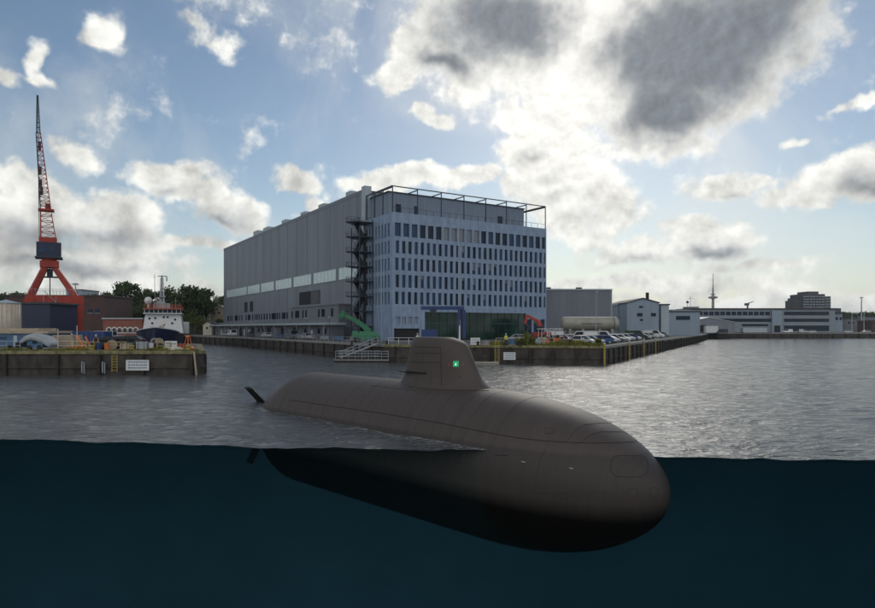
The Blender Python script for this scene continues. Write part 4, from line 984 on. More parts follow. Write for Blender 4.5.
# bollards
def bollard(x, y, lb, r=.22, m='yellow', z=QZ):
    t = thing('bollard', lb, 'bollard', (x, y, z), 0, 'mooring bollards'); b = MB(); b.lathe([(r*1.3, 0), (r, .08), (r*.85, .4), (r*1.25, .5), (r*1.25, .6), (r*.4, .68)], n=14); b.build('post', m, t)
for i, (px, lb) in enumerate(((10, 'bollard at the far left of the pier edge'), (91, 'bollard left of the pier ladder'), (132, 'bollard above the pale blue-white pier board'), (188, 'bollard at the right end of the pier'))): bollard(X(px, 75.2), 75.2, lb, .25, 'timber' if i < 1 else 'yellow')
for px, lb in ((478, 'bollard on the office quay by the standing white board'), (520, 'bollard on the office quay above the wall sign'), (590, 'bollard on the office quay near its corner')): bollard(X(px, 96.6), 96.8, lb, .22, 'rubber')
# board stack, yellow barriers, posts on the pier
D = 83; t = thing('board_stack', 'stack of pale brown boards on the left pier', 'board stack', (X(69, D), D, QZ)); b = MB()
for k in range(6): b.box(-1.7 + .04*k, 1.6 - .1*k, -1.2, 1.2, k*.3 + .003*k, k*.3 + .28)
b.build('boards', 'sand', t)
railing([(X(-20, 75.6), 75.6), (X(20, 75.6), 75.6)], 'thin pale railing at the left end of the pier', m='steel_l')
railing([(X(58, 75.6), 75.6), (X(86, 75.6), 75.6)], 'pale railing with a bright post in front of the board stack', m='cream', step=2.0)
def barrier(px, D, lb, w_=2.2, m='yellow', rz=0):
    t = thing('barrier', lb, 'barrier', (X(px, D), D, QZ), rz, 'yellow barriers on the pier'); b = MB(); b.bar((-w_/2, 0, .95), (w_/2, 0, .95), .05, 5); b.bar((-w_/2, 0, .5), (w_/2, 0, .5), .05, 5)
    for x in (-w_/2, w_/2): b.bar((x, -.3, 0), (x, 0, 1), .05, 5); b.bar((x, .3, 0), (x, 0, 1), .05, 5)
    b.build('frame', m, t)
barrier(84, 77, 'yellow barrier just right of the board stack', rz=.4); barrier(92, 79, 'yellow barrier left of the black heap', rz=-.3); barrier(117, 78, 'yellow barrier above the pier ladder'); barrier(164, 77, 'yellow barrier before the pier end board', 1.6)
b_ = thing('steel_beam', 'rust-brown steel beam leaning beside the yellow barriers', 'beam', (X(85, 78), 78, QZ)); b = MB()
b.bar((0, 0, .1), (-1.3, .4, 1.8), .12, sq=True); b.bar((.8, 0, .1), (-.3, .6, 1.6), .08, sq=True); b.build('beam', 'orange', b_)
# fender and tyre heap: black rubber fenders on the pier
def fender(x, y, z, L_, r_, rz, lb, m='rubber'):
    t = thing('ship_fender', lb, 'fender', (x, y, z), rz, 'black fenders heaped on the pier'); b = MB(); b.lathe([(r_*.4, -L_/2), (r_*.9, -L_/2 + .15), (r_, -L_/2 + .4), (r_, L_/2 - .4), (r_*.9, L_/2 - .15), (r_*.4, L_/2)], (0, 0, r_), 16, 'x'); b.build('body', m, t, True)
    b = MB()
    for k in (-.3, 0, .3): b.lathe([(r_ + .03, k*L_ - .05), (r_ + .03, k*L_ + .05)], (0, 0, r_), 16, 'x')
    b.build('chain_band', 'steel', t)
kk = 0
for (px, D_, L_, r_, rz) in ((103, 80, 2.4, .45, .1), (121, 82, 2.8, .5, -.2), (133, 80, 2.2, .45, .5), (141, 79, 2.6, .5, .2), (150, 78.5, 1.8, .42, 1.0), (112, 86, 2.8, .55, .0), (128, 87, 3.0, .55, .1), (143, 84, 2.0, .38, -.3)):
    kk += 1; fender(X(px, D_), D_, QZ, L_, r_, rz, ['fender', 'fender'][0] and ('black fender on the left pier, %s' % ['just right of the yellow barriers', 'in the middle front of the heap', 'short one left of the thick slanted one', 'thick slanted one near the pier board', 'end-on one nearest the white pier board', 'rear left one of the heap', 'long one at the middle rear of the heap', 'rear right one before the ship'][kk-1]))
for i, (px, D_, L_, r_, rz, z_) in enumerate(((108, 83, 2.2, .4, .3, .75), (118, 84, 2.0, .4, -.4, .8), (127, 84.5, 2.0, .42, .7, .8), (156, 80, 1.8, .4, .6, 0), (99, 84, 2.0, .5, 1.2, 0))):
    fender(X(px, D_), D_, QZ + z_, L_, r_, rz, 'black fender on the pier heap, %s' % ['leftmost of the upper layer', 'middle one of the upper layer', 'rightmost of the upper layer', 'loose one beside the white board', 'end-on one at the left', 'left one of the two topmost', 'right one of the two topmost'][i])
for px, lb in ((83, 'left one of the two pale drain pipes on the pier wall'), (103.5, 'right one of the two pale drain pipes on the pier wall')):
    t = thing('drain_pipe', lb, 'pipe', (X(px, 73.5), 73.5, 0)); b = MB(); b.bar((-.12, 0, .3), (-.12, 0, 1.6), .07, 6); b.bar((.14, 0, .2), (.14, 0, 1.5), .06, 6); b.build('pipe', 'steel_l', t); b = MB(); b.box(-.3, .3, -.03, .03, 1.1, 1.25); b.build('bracket', 'steel', t)
t = thing('edge_post', 'pale leaning timber post at the right end of the left pier', 'post', (X(197.5, 74), 73.6, 0)); b = MB(); b.bar((.15, 0, -1), (-.25, 0, 2.7), .13, 6); b.build('post', 'sand', t); b = MB(); b.bar((.5, 0, -1), (.1, .1, 2.5), .16, 6); b.build('dark_post', 'timber', t)
person(96, 81, 'rubber', 'navy', 'person in dark clothes among the fenders on the left pier')
person(72, 90, 'white', 'navy', 'person in a white jacket behind the board stack')
# vehicles on the pier
car('parked_van', 'white van behind the board stack under the red crane', X(63, 100), 100, R(200), PT['white'], 'van', group='vehicles on the left pier')
t = thing('container', 'blue skip container behind the yellow barriers', 'container', (X(93, 96), 96, QZ)); b = MB(); b.box(-2.6, 2.4, -1, 1, .1, 2.2); b.build('box', 'blue', t); b = MB()
for k in range(7): b.box(-2.6 + k*.8, -2.5 + k*.8, -1.06, -1, .15, 2.1)
b.build('rib', 'blue', t)
for (px, pc, kd, lb) in ((101, 'white', 'van', 'white van with a raised tail before the brick building'), (118, 'silver', 'estate', 'silver car before the arched windows'), (130, 'black', 'hatch', 'black car beside the ship'), (108, 'black', 'hatch', 'black car left of the silver one before the arched windows')):
    D_ = 102 if px > 105 else 118
    if px == 130: D_ = 101
    car('parked_car' if kd != 'van' else 'parked_van', lb, X(px, D_), D_, R(180 if px != 108 else 10), PT[pc], kd, group='vehicles on the left pier')
# orange cone pair / buoy near the end
t = thing('channel_buoy', 'orange buoy frame standing at the right end of the left pier', 'buoy', (X(188, 80), 80, QZ)); b = MB(); b.lathe([(.75, 0), (.8, .15), (.6, .35), (.3, .45)], n=18); b.build('float', 'orange', t)
b = MB()
for k in range(4): a = math.pi/2*k + .4; b.bar((.5*math.cos(a), .5*math.sin(a), .4), (.15*math.cos(a), .15*math.sin(a), 1.6), .05, 5)
b.cbox((0, 0, 1.65), (.45, .45, .25)); b.build('cage', 'orange', t)
t = thing('mooring_line_coil', 'pale coil of rope on the end of the left pier', 'rope coil', (X(172, 76.5), 76.5, QZ)); b = MB()
for k in range(3):
    rr = .75 - .12*k; b.tube([(rr*math.cos(a)*2, rr*math.sin(a)*.8, .08 + .12*k) for a in [2*math.pi*j/18 for j in range(19)]], .08)
b.build('rope', 'cream', t)

# loose yard goods
def drum(px, D, m, lb, h=.9, r_=.3):
    t = thing('drum', lb, 'drum', (X(px, D), D, QZ)); b = MB(); b.lathe([(r_, 0), (r_, .02), (r_*.97, .05), (r_*.97, h*.32), (r_*1.03, h*.34), (r_*.97, h*.36), (r_*.97, h*.64), (r_*1.03, h*.66), (r_*.97, h*.68), (r_*.97, h-.04), (r_, h)], n=18); b.build('shell', m, t)
    b = MB(); b.lathe([(r_*.9, h + .001), (r_*.9, h + .02)], n=18); b.build('lid', 'steel', t)
def pallet(px, D, m, h, lb, w_=1.2, rz=0.0):
    t = thing('loaded_pallet', lb, 'pallet', (X(px, D), D, QZ), rz); b = MB()
    for k in range(5): b.box(-w_/2 + k*w_/5, -w_/2 + k*w_/5 + w_/7, -.5, .5, .1, .14)
    for y in (-.45, 0, .4): b.box(-w_/2, w_/2, y, y + .08, 0, .099)
    b.build('pallet', 'sand', t); b = MB(); n = 3
    for k in range(n): b.box(-w_/2 + .06 + .03*(k % 2), w_/2 - .06, -.45, .45 - .03*(k % 2), .141 + k*h/n + .001*k, .141 + (k+1)*h/n)
    b.build('load', m, t); b = MB()
    for x in (-w_*.28, w_*.25): b.box(x, x + .05, -.47, .47, .142, .16 + h)
    b.build('strap', 'rubber', t)
def cable_drum(px, D, rr_, lb, rz):
    t = thing('cable_drum', lb, 'cable drum', (X(px, D), D, QZ), rz)
    for y in (-.45, .45): b = MB(); b.lathe([(.1, y - .04), (rr_, y - .04), (rr_, y + .04), (.1, y + .04)], (0, 0, rr_), 22, 'y'); b.build('flange', 'sand', t)
    b = MB(); b.lathe([(rr_*.7, -.4), (rr_*.7, .4)], (0, 0, rr_), 22, 'y'); b.build('cable', 'rubber', t)
drum(99, 77.5, 'blue', 'blue drum on the left pier before the fender heap'); drum(107, 77, 'orange', 'orange drum on the left pier before the fender heap'); drum(151, 77.5, 'white', 'white drum left of the white board on the pier end'); drum(18, 78, 'rubber', 'black drum left of the covered trailer')
pallet(126, 77.3, 'sand', .7, 'pallet of pale boards right of the ladder on the left pier'); pallet(142, 77, 'tarp', .9, 'grey wrapped pallet above the pier board', 1.3, .2); pallet(181, 79, 'deckred', .6, 'pallet of red goods beside the orange buoy'); pallet(77, 76.8, 'orange', .35, 'low rust-coloured load before the board stack', 1.8, .1)
cable_drum(112, 79, .6, 'wooden cable drum in front of the pier fenders', .5); cable_drum(157, 83, .7, 'wooden cable drum behind the white drum on the pier', 1.1)
pallet(486, 98.5, 'conc', .6, 'grey pallet on the office quay right of the standing white board'); pallet(512, 98, 'blue2', .9, 'pale blue pallet right of the person in yellow'); pallet(536, 98.5, 'lightpanel', .8, 'silver wrapped pallet beside the bushes', 1.5); pallet(578, 97.8, 'yellow', .7, 'yellow load right of the brown wooden crate', 1.4); pallet(584, 100, 'white', 1.0, 'white load behind the yellow one near the quay corner')
drum(523, 99, 'blue', 'blue drum behind the low yellow-green bush'); drum(571, 97.6, 'rubber', 'black drum beside the brown wooden crate'); drum(548, 98, 'orange', 'orange drum in front of the tractors')
cable_drum(543, 99, .65, 'wooden cable drum between the silver pallet and the tractors', .4)
for i, (px, h, lb) in enumerate(((58, 2.6, 'thin bright post at the left edge of the board stack'), (77, 3.0, 'thin pale post at the right edge of the board stack'))):
    t = thing('thin_post', lb, 'post', (X(px, 77), 77, QZ)); b = MB(); b.bar((0, 0, 0), (0, 0, h), .05, 6); b.build('pole', 'cream', t); b = MB(); b.box(-.15, .15, -.15, .15, 0, .05); b.build('base', 'steel', t)
car('parked_van', 'small white van left of the orange tractors', X(549, 118), 118, R(175), PT['white'], 'van', group='vehicles on the office quay')
car('parked_car', 'red car behind the yellow load near the quay corner', X(577, 106), 106, R(185), PT['red'], 'hatch', group='vehicles on the office quay')

# ship
D = 150; xs = X(155.5, D); ship = thing('ship', 'white and navy working ship seen bow-on behind the left pier', 'ship', (xs, D, 0), R(20)); ship.scale.x = .93
def sx(px): return X(px, D) - xs
v = []; st_ = []
for (y, wt, wb, zt, zb) in ((-2, .15, .05, 5.6, -1.5), (-.5, 1.7, .6, 5.4, -2), (1.5, 3.6, 1.8, 5.1, -2), (4.5, 5.0, 3.6, 4.7, -2), (10, 5.4, 4.8, 4.3, -2), (40, 5.4, 4.9, 4.1, -2), (43, 5.0, 4.5, 4.1, -1)):
    st_.append([(-wt, y, zt), (-(wt*.6 + wb*.4), y + .3, 2.2), (-wb, y + .7, 0), (-wb*.7, y + 1, zb), (wb*.7, y + 1, zb), (wb, y + .7, 0), ((wt*.6 + wb*.4), y + .3, 2.2), (wt, y, zt)])
b = MB()
for s in st_: v += s
f = [(i*8+j, i*8+j+1, (i+1)*8+j+1, (i+1)*8+j) for i in range(len(st_)-1) for j in range(7)] + [(i*8+7, i*8, (i+1)*8, (i+1)*8+7) for i in range(len(st_)-1)] + [tuple(range(8))[::-1], tuple(range(48, 56))]
b.add(v, f); b.build('hull', 'hullb', ship, False)
b = MB(); 
for i in range(len(st_)-1):
    for s in (0, 7): b.bar(Vector(st_[i][s]) + Vector((0,0,.05)), Vector(st_[i+1][s]) + Vector((0,0,.05)), .12, 5)
b.build('bulwark_rail', 'white', ship)
b = MB(); zb0, zb1 = 4.2, Z(313, D)
b.add([(sx(139), 9, zb0), (sx(182), 9, zb0), (sx(182), 22, zb0), (sx(139), 22, zb0), (sx(141.5), 10.5, zb1), (sx(178.5), 10.5, zb1), (sx(178.5), 22, zb1), (sx(141.5), 22, zb1)], [(0,3,2,1),(4,5,6,7),(0,1,5,4),(1,2,6,5),(2,3,7,6),(3,0,4,7)])
b.build('superstructure', 'white', ship)
for (px, py) in ((146, 318), (152, 317.5), (161, 316.5), (165, 316.5), (173, 319), (149, 323), (170, 323)): b = MB(); a = sx(px); yy = 9 + 1.5*(Z(py, D) - zb0)/(zb1 - zb0); b.cbox((a, yy - .05, Z(py, D)), (.5, .12, .5)); b.build('porthole', 'g_dark', ship)
b = MB(); b.box(sx(139.5), sx(180.5), 9.6, 20, zb1 + .003, zb1 + .25); b.build('bridge_deck', 'white', ship)
b = MB(); b.box(sx(141), sx(179), 10, 19, zb1 + .25, zb1 + 1.15); b.build('bridge_window_band', 'g_dark', ship)
b = MB()
for k in range(9): a = sx(141) + (sx(179) - sx(141))*k/8; b.box(a - .07, a + .07, 9.93, 10, zb1 + .25, zb1 + 1.15)
b.build('bridge_mullion', 'white', ship)
b = MB(); b.box(sx(139), sx(181), 9.4, 19.6, zb1 + 1.15, zb1 + 1.45); b.build('bridge_roof', 'deckred', ship)
b = MB(); 
for y in (9.5, 19.4):
    for h in (1.9, 2.4): b.bar((sx(141), y, zb1 + h), (sx(179), y, zb1 + h), .05, 4)
    for k in range(14): a = sx(141) + (sx(179)-sx(141))*k/13; b.bar((a, y, zb1 + 1.4), (a, y, zb1 + 2.4), .045, 4)
b.build('roof_railing', 'deckred', ship)
b = MB(); r_ = 1.0; b.lathe([(r_*math.sin(a), r_*(1 - math.cos(a))) for a in [math.pi*j/10 + .05 for j in range(10)]], (sx(144), 12, Z(303, D)), 18); b.bar((sx(144), 12, zb1 + 1.4), (sx(144), 12, Z(303, D) + .1), .25, 8); b.build('radar_dome', 'white', ship, True)
b = MB(); a = sx(158); b.bar((a, 14, zb1 + 1.4), (a, 14, Z(270.5, D)), .22, 6, .12); b.bar((sx(153.5), 14, Z(271.5, D)), (sx(162.5), 14, Z(271.5, D)), .1, 5); b.bar((sx(155), 14, Z(292, D)), (sx(162), 14, Z(292, D)), .14, 5); b.bar((sx(154), 14, Z(298, D)), (sx(165), 14, Z(298, D)), .16, 5)
b.bar((sx(163), 14, Z(271.5, D)), (sx(163), 14, Z(277, D)), .14, 5); b.bar((sx(152.5), 14, zb1 + 1.4), (a, 14, Z(290, D)), .1, 5); b.bar((sx(164), 14, zb1 + 1.4), (a, 14, Z(290, D)), .1, 5); b.build('mast', 'steel', ship)
b = MB(); b.bar((sx(151), 13, zb1 + 1.4), (sx(150.3), 13, Z(270, D)), .07, 5); b.bar((sx(149), 13, Z(273, D)), (sx(152, ), 13, Z(273, D)), .05, 4); b.bar((sx(173), 13, zb1 + 1.4), (sx(173), 13, Z(295, D)), .06, 5); b.bar((sx(177), 13, zb1 + 1.4), (sx(177), 13, Z(300, D)), .06, 5); b.bar((sx(169), 13, zb1+1.4), (sx(169), 13, Z(299, D)), .06, 5); b.build('whip_antenna', 'steel_l', ship)
b = MB(); b.cbox((sx(157), 13.5, zb1 + 2.4), (2.2, 2, 2)); b.cbox((sx(164), 13.5, zb1 + 2.1), (1.4, 1.5, 1.4)); b.cbox((sx(151), 14, zb1 + 2.2), (1, 1, 1.6)); b.cbox((sx(159.5), 13.2, zb1 + 4.6), (1.2, .5, .4)); b.build('mast_house', 'tarp', ship)
lattice((sx(158), 13.8, zb1 + 3), (sx(158), 13.8, Z(273, D)), .55, .28, 9, 'white', 'steel_l', 'lattice_mast', ship)
b = MB(); b.bar((sx(150), 3, 4.9), (sx(165), 1, 6.5), .14, 6); b.bar((sx(165), 1, 6.5), (sx(160), 4, 4.9), .1, 6); b.build('deck_crane', 'cream', ship)
b = MB(); b.box(sx(176), sx(186), 24, 30, 4, 7.2); b.build('aft_house', 'white', ship)
b = MB(); 
for s in (-1, 1): b.cbox((s*1.0, 3, 5.3), (.8, .8, .9)); 
b.build('windlass', 'deckred', ship)

# small white boats at the far end, cars along the hall quay
for (px, D_, pc, kd, lb) in ((232, 205, 'white', 'van', 'white van at the far left end of the hall quay'), (226, 214, 'silver', 'estate', 'silver car left of the white van on the hall quay'), (266, 176, 'white', 'estate', 'white car on the hall quay below the glazed strip'),
      (250, 188, 'black', 'hatch', 'black car on the hall quay'), (291, 157, 'grey', 'van', 'grey van on the hall quay before the canopy posts'), (306, 149, 'silver', 'hatch', 'silver car on the hall quay near the lamp post')):
    car('parked_car' if kd != 'van' else 'parked_van', lb, X(px, D_) , D_, R(122), PT[pc], kd, group='vehicles on the hall quay')
railing([(-57 + 1.2, 183.5), (-10.5, 104.8)], 'long low railing along the top of the hall quay wall', m='steel_l', step=2.4)
# clutter on the hall quay
for i in range(9):
    s = .1 + .09*i; p = Vector((-57, 183)).lerp(Vector((-8.5, 102)), s) + Vector((5.0, 2.5)); h = rnd.uniform(.8, 1.6)
    t = thing('crate', ['pale crate on the hall quay, %s', '%s'][0] % ['first from the far end', 'second from the far end', 'third from the far end', 'fourth from the far end', 'midway along', 'sixth from the far end', 'third from the boom lift', 'second from the boom lift', 'nearest the boom lift'][i], 'crate', (p.x, p.y, QZ), BANG, 'crates along the hall quay')
    b = MB(); b.box(-.8, .8, -.6, .6, .12, h); b.build('box', rnd.choice(['conc', 'steel_l', 'sand', 'hall_lo', 'blue2']), t)
    b = MB()
    for x in (-.6, 0, .5): b.box(x, x + .12, -.6, .6, 0, .12)
    b.box(-.84, .84, -.64, .64, h, h + .06); b.build('skid_and_lid', 'timber', t)

# ------------------------------------------------------------------ trees, hill, weeds
def hill():
    b = MB(); nx, ny = 40, 14; v = []
    for j in range(ny):
        for i in range(nx):
            x = -330 + i * 8.5; y = 262 + j * 13
            px = 437.5 + x / y * F
            h = 13 * math.exp(-((px - 150) / 130) ** 2) * min(1, j / 4) * (1 - max(0, (j - 9) / 5)) ; edge = min(1, i / 4, (nx - 1 - i) / 6)
            v.append((x, y, QZ - .05 + h * edge + (.4*math.sin(x*.2 + y*.1) if 0 < j < ny-1 else 0) * edge))
    f = [(j*nx+i, j*nx+i+1, (j+1)*nx+i+1, (j+1)*nx+i) for j in range(ny-1) for i in range(nx-1)]
    b.add(v, f); return tag(b.build('hill', mat('hill_grass', (.04, .05, .02), .95, var=.4, vs=.15), None, True), kind='structure')
hill_o = hill(); bpy.context.view_layer.update()
hb = BVHTree.FromObject(hill_o, bpy.context.evaluated_depsgraph_get())
def gz(x, y):
    r = hb.ray_cast(Vector((x, y, 200)), Vector((0, 0, -1))); return max(QZ, r[0].z) if r[0] else QZ
def make_tree(seed, lm, hs=1.0, n=2600):
    """unit tree, 10 m tall"""
    r = random.Random(seed); t = thing('tree', 'tree', 'tree', (0, 0, 0))
    tr = MB(); tr.bar((0,0,-.3), (.1, .1, 3.5), .28, 8, .2); tips = []
    lob = [(Vector((r.gauss(0, 1.7), r.gauss(0, 1.7), r.uniform(3.6, 8.2))), r.uniform(1.1, 2.1)) for _ in range(13)] + [(Vector((0, 0, 6)), 2.4), (Vector((.3, 0, 8.4)), 1.3)]
    for c, q in lob: tr.bar((.1, .1, r.uniform(2.4, 3.5)), c, .12, 5, .03)
    tr.build('trunk', 'trunk', t)
    b = MB(); v = []; f = []
    for _ in range(n):
        c, q = r.choice(lob); d = Vector((r.gauss(0,1), r.gauss(0,1), r.gauss(0,1))).normalized() * q * (r.random() ** .45) * r.uniform(.75, 1.18); p = c + Vector((d.x*1.15, d.y*1.15, d.z*.8))
        s = r.uniform(.16, .36); a = Vector((r.gauss(0,1), r.gauss(0,1), r.gauss(0,1))).normalized(); e = a.orthogonal().normalized(); g_ = a.cross(e)
        k = len(v); v += [p + e*s, p + g_*s*.7, p - e*s, p - g_*s*.7]; f.append((k, k+1, k+2, k+3))
    b.add(v, f); b.build('crown', lm, t); return t
protos = [make_tree(1, 'leaf'), make_tree(2, 'leaf2'), make_tree(3, 'leaf'), make_tree(4, 'leaf2'), make_tree(5, 'leaf3')]
used = set()
side = ['leftmost', 'second from the left', 'third from the left']
def tree(pi, px, D, ytop, lb, grp='trees on the left shore', wide=1.0):
    x = X(px, D); z = gz(x, D); h = Z(ytop, D) - z
    o = protos[pi] if pi not in used else copy_tree(protos[pi]); used.add(pi)
    o.location = (x, D, z); o.rotation_euler = (0, 0, rnd.uniform(0, 6.28)); s = h / 9.6; o.scale = (s * wide, s * wide, s)
    tag(o, lb, 'tree', grp)
tl = [(0, 97, 290, 293, 'dark tree above the right end of the brick warehouse'), (2, 108, 300, 291, 'dark tree between the warehouse and the tall round-topped tree'), (0, 117, 285, 296, 'low dark tree in front of the tall round-topped tree'),
 (0, 128, 280, 280.5, 'tall dark round-topped tree left of the ship radar dome'), (1, 138, 290, 291, 'green tree just left of the ship bridge'), (2, 148, 300, 288, 'dark tree behind the ship radar dome'), (0, 162, 300, 290, 'dark tree behind the ship mast'), (3, 172, 300, 293, 'green tree behind the right side of the ship bridge'),
 (0, 186, 262, 284, 'large dark tree directly right of the ship'), (2, 197, 262, 286, 'large dark tree, right half of the pair beside the ship'), (1, 206, 275, 296, 'green tree right of the large dark pair'), (4, 200, 245, 317, 'low yellow-green bush by the water right of the ship'), (4, 208, 243, 320, 'small yellow-green bush nearest the hall end'),
 (3, 214, 290, 302, 'green tree beside the hillside house'), (0, 222, 300, 295, 'dark tree partly hidden by the end of the hall'), (0, 178, 285, 300, 'low dark tree behind the ship stern house'), (2, 142, 262, 303, 'low dark tree above the arched-window building'), (1, 118, 262, 306, 'green bush above the left arched windows'), (0, 105, 262, 303, 'dark bush at the corner of the brick warehouse'),
 (2, 84, 300, 297, 'dark tree right of the floodlight mast'), (0, 15, 300, 291, 'dark tree above the silo'), (2, 4, 300, 292, 'dark tree at the left border above the silo'), (1, 26, 300, 293, 'green tree left of the red crane leg'), (0, 218, 262, 318, 'dark bush at the foot of the hall end'), (2, 154, 262, 300, 'dark tree directly behind the ship bridge'), (0, 168, 262, 302, 'dark low tree behind the ship whip antennas'), (1, 192, 250, 312, 'green bush under the large dark tree')]
for a in tl: tree(*a)
for i, (px, D_, yt, lb) in enumerate(((845, 520, 311, 'dark tree at the foot of the apartment block'), (853, 500, 313, 'dark tree left of the tall floodlight mast'), (864, 520, 311, 'dark tree behind the tall floodlight mast'), (871, 500, 311.5, 'dark tree at the right border of the view'), (879, 480, 312, 'dark tree just past the right border'),
   (676, 420, 320, 'dark tree left of the long low building'), (840, 470, 316, 'low dark tree beside the wing of the long building'), (858, 480, 317, 'low dark tree between the right-hand lamp posts'))): tree((0, 2)[i % 2], px, D_, yt, lb, 'trees on the far right shore', 1.5)
# hillside houses
gable('house', 'tan hillside house with a dark roof left of the hall end', 211, 224, 272, 309, 9, 'sand', 'roof_d', ridge=1.6, z0=gz(X(217, 272), 276) - .5 if False else QZ, wins=((213, 215, 312, 314), (218, 220, 312, 314)))
gable('house', 'small pale house by the water between the bush and the hall', 203, 212, 240, 324.5, 7, 'cream', 'roof_d', ridge=1.0, wins=((206, 208, 327, 329),))
# weeds
def weeds(name, pts, n, lb, wdt=1.2, hmax=.6, m='grass'):
    b = MB(); v = []; f = []; r = random.Random(len(pts) + n)
    for _ in range(n):
        i = r.randrange(len(pts) - 1); a = Vector((*pts[i], 0)); c = Vector((*pts[i+1], 0)); s = r.random(); p = a.lerp(c, s)
        if math.sin(p.x*1.1 + 2*math.sin(p.x*.37)) + r.gauss(0, .6) < -.2: continue
        d = (c - a).normalized(); nn_ = Vector((-d.y, d.x, 0)); p += nn_ * r.uniform(.2, wdt); h = r.uniform(.12, hmax) * (1 + .4*math.sin(p.x*.7)); w_ = r.uniform(.04, .1); aa = r.uniform(0, 6.28); e = Vector((math.cos(aa), math.sin(aa), 0)) * w_; tip = Vector((r.gauss(0, .12), r.gauss(0, .12), h)); p.z = QZ + .02
        k = len(v); v += [p - e, p + e, p + tip]; f.append((k, k+1, k+2))
    b.add(v, f); o = b.build(name, m); tag(o, lb, 'weeds', kind='stuff'); return o
weeds('weeds', [(8, 98.3), PB], 5200, 'yellow-green weeds along the top edge of the office quay', 2.0, .8)
weeds('weeds', [(-55, 74), (-28.5, 74)], 3600, 'yellow-green weeds along the top edge of the left pier', 2.2, .35)
def bush(px, D, h, lb, m):
    t = thing('bush', lb, 'bush', (X(px, D), D, QZ)); b = MB(); v = []; f = []; r = random.Random(int(px))
    st2 = MB()
    for _ in range(14):
        a = r.uniform(0, 6.28); q = Vector((math.cos(a)*r.uniform(.2, 1)*h*.55, math.sin(a)*r.uniform(.2, 1)*h*.55, h*r.uniform(.6, 1))); st2.bar((0,0,0), q, .03, 4, .01)
        for _ in range(40):
            s = r.uniform(.3, 1.05); p = q*s + Vector((r.gauss(0, .12), r.gauss(0, .12), r.gauss(0, .1))); e = Vector((r.gauss(0,1), r.gauss(0,1), r.gauss(0,1))).normalized(); g_ = e.orthogonal().normalized(); z_ = r.uniform(.05, .12)
            k = len(v); v += [p + e*z_*1.5, p + g_*z_, p - e*z_*1.5, p - g_*z_]; f.append((k, k+1, k+2, k+3))
    st2.build('stem', 'trunk', t); b.add(v, f); b.build('foliage', m, t)
bush(526, 97.2, 2.0, 'pale yellow-green bush on the office quay below the red arm', 'grass'); bush(531, 97.8, 1.4, 'smaller yellow-green bush right of the taller one', 'leaf3'); bush(519, 97.5, 1.1, 'low yellow-green bush left of the tallest one', 'grass'); bush(598, 96.6, 1.0, 'low bush near the corner of the office quay', 'leaf3')

# ------------------------------------------------------------------ submarine
AX = Vector((.7071, -.7071, 0)); NS = Vector((-.7071, -.7071, 0)); P0 = Vector((-8.6, 43.85, 0))
sub = thing('submarine', 'dark grey-brown submarine half surfaced across the cut-open water, bow towards the viewer', 'submarine', (*P0[:2], 0), math.atan2(-.7071, .7071))
# local frame: x = towards the bow, y = far side (left of travel), z up; near side is -y
def sm(a, b, x): x = min(1, max(0, (x - a) / (b - a))); return x*x*(3 - 2*x)
def section(s):
    # returns half width, top, bottom, centre height
    if s < 0:
        k = -s / 8.0; k = min(1, k); r_ = 1 - .98 * (k * 1.12 if k < .89 else 1) ** 1.6 if k < .89 else .02; r_ = max(r_, .03)
        return 3.45 * r_, -1.35 + 3.77 * r_ * (1 - .35*k), -1.35 - 3.75 * r_, -.9
    zt, zb, w_ = 2.42, -5.1, 3.45
    if s > 13:
        q = (s - 13) / 12.4; q = min(q, 1)
        sh = (1 - q ** 2.75) ** .55 if q < 1 else 0.0
        w_ = 3.45 * max(0, 1 - max(0, (s - 17.4) / 8.0) ** 2.3) ** .5
        tip = -1.45
        zt = tip + (2.42 - tip) * sh
        zb = tip + (-5.1 - tip) * max(0, 1 - max(0, (s - 16.2) / 9.2) ** 2.3) ** .5
    return max(w_, .02), zt, zb, -.9
def hull_mesh(n=64):
    ss = list(np.linspace(-8, 0, 20)) + list(np.linspace(.4, 17, 44)) + list(17 + 8.4 * np.sin(np.linspace(.02, math.pi/2, 46)) - .001)
    v = []; f = []
    for s in ss:
        w_, zt, zb, _ = section(s); tip = -1.45 if s > 13 else -.9
        zc = -1.3 - .15 * sm(13, 25.4, s)
        for i in range(n):
            a = 2*math.pi*i/n; c_, s_ = math.cos(a), math.sin(a)
            e = 2.25; den = (abs(c_) ** e + abs(s_) ** e) ** (1/e)
            y = w_ * c_ / den; hh = (zt - zc) if s_ > 0 else (zc - zb)
            up = s_ / den
            # slight shoulder: upper sides lean in towards a narrower deck
            if s_ > 0: y *= 1 - .06 * up * up
            v.append((s, y, zc + hh * up))
    m = len(ss)
    for j in range(m-1):
        for i in range(n): f.append((j*n+i, j*n+(i+1) % n, (j+1)*n+(i+1) % n, (j+1)*n+i))
    f.append(tuple(range(n))); f.append(tuple(range((m-1)*n, m*n))[::-1])
    b = MB(); b.add(v, f); return b
subm = bpy.data.materials.new('submarine_hull_paint'); subm.use_nodes = True
tt = subm.node_tree; bs = tt.nodes['Principled BSDF']; bs.inputs['Roughness'].default_value = .55; bs.inputs['Specular IOR Level'].default_value = .4
tx = tt.nodes.new('ShaderNodeTexCoord'); sx_ = tt.nodes.new('ShaderNodeSeparateXYZ'); tt.links.new(tx.outputs['Object'], sx_.inputs[0])
def tn(t, **k):
    n = tt.nodes.new(t)
    for a, b in k.items(): setattr(n, a, b)
    return n
no = tn('ShaderNodeTexNoise'); no.inputs['Scale'].default_value = .8; no.inputs['Detail'].default_value = 8; no.inputs['Roughness'].default_value = .65
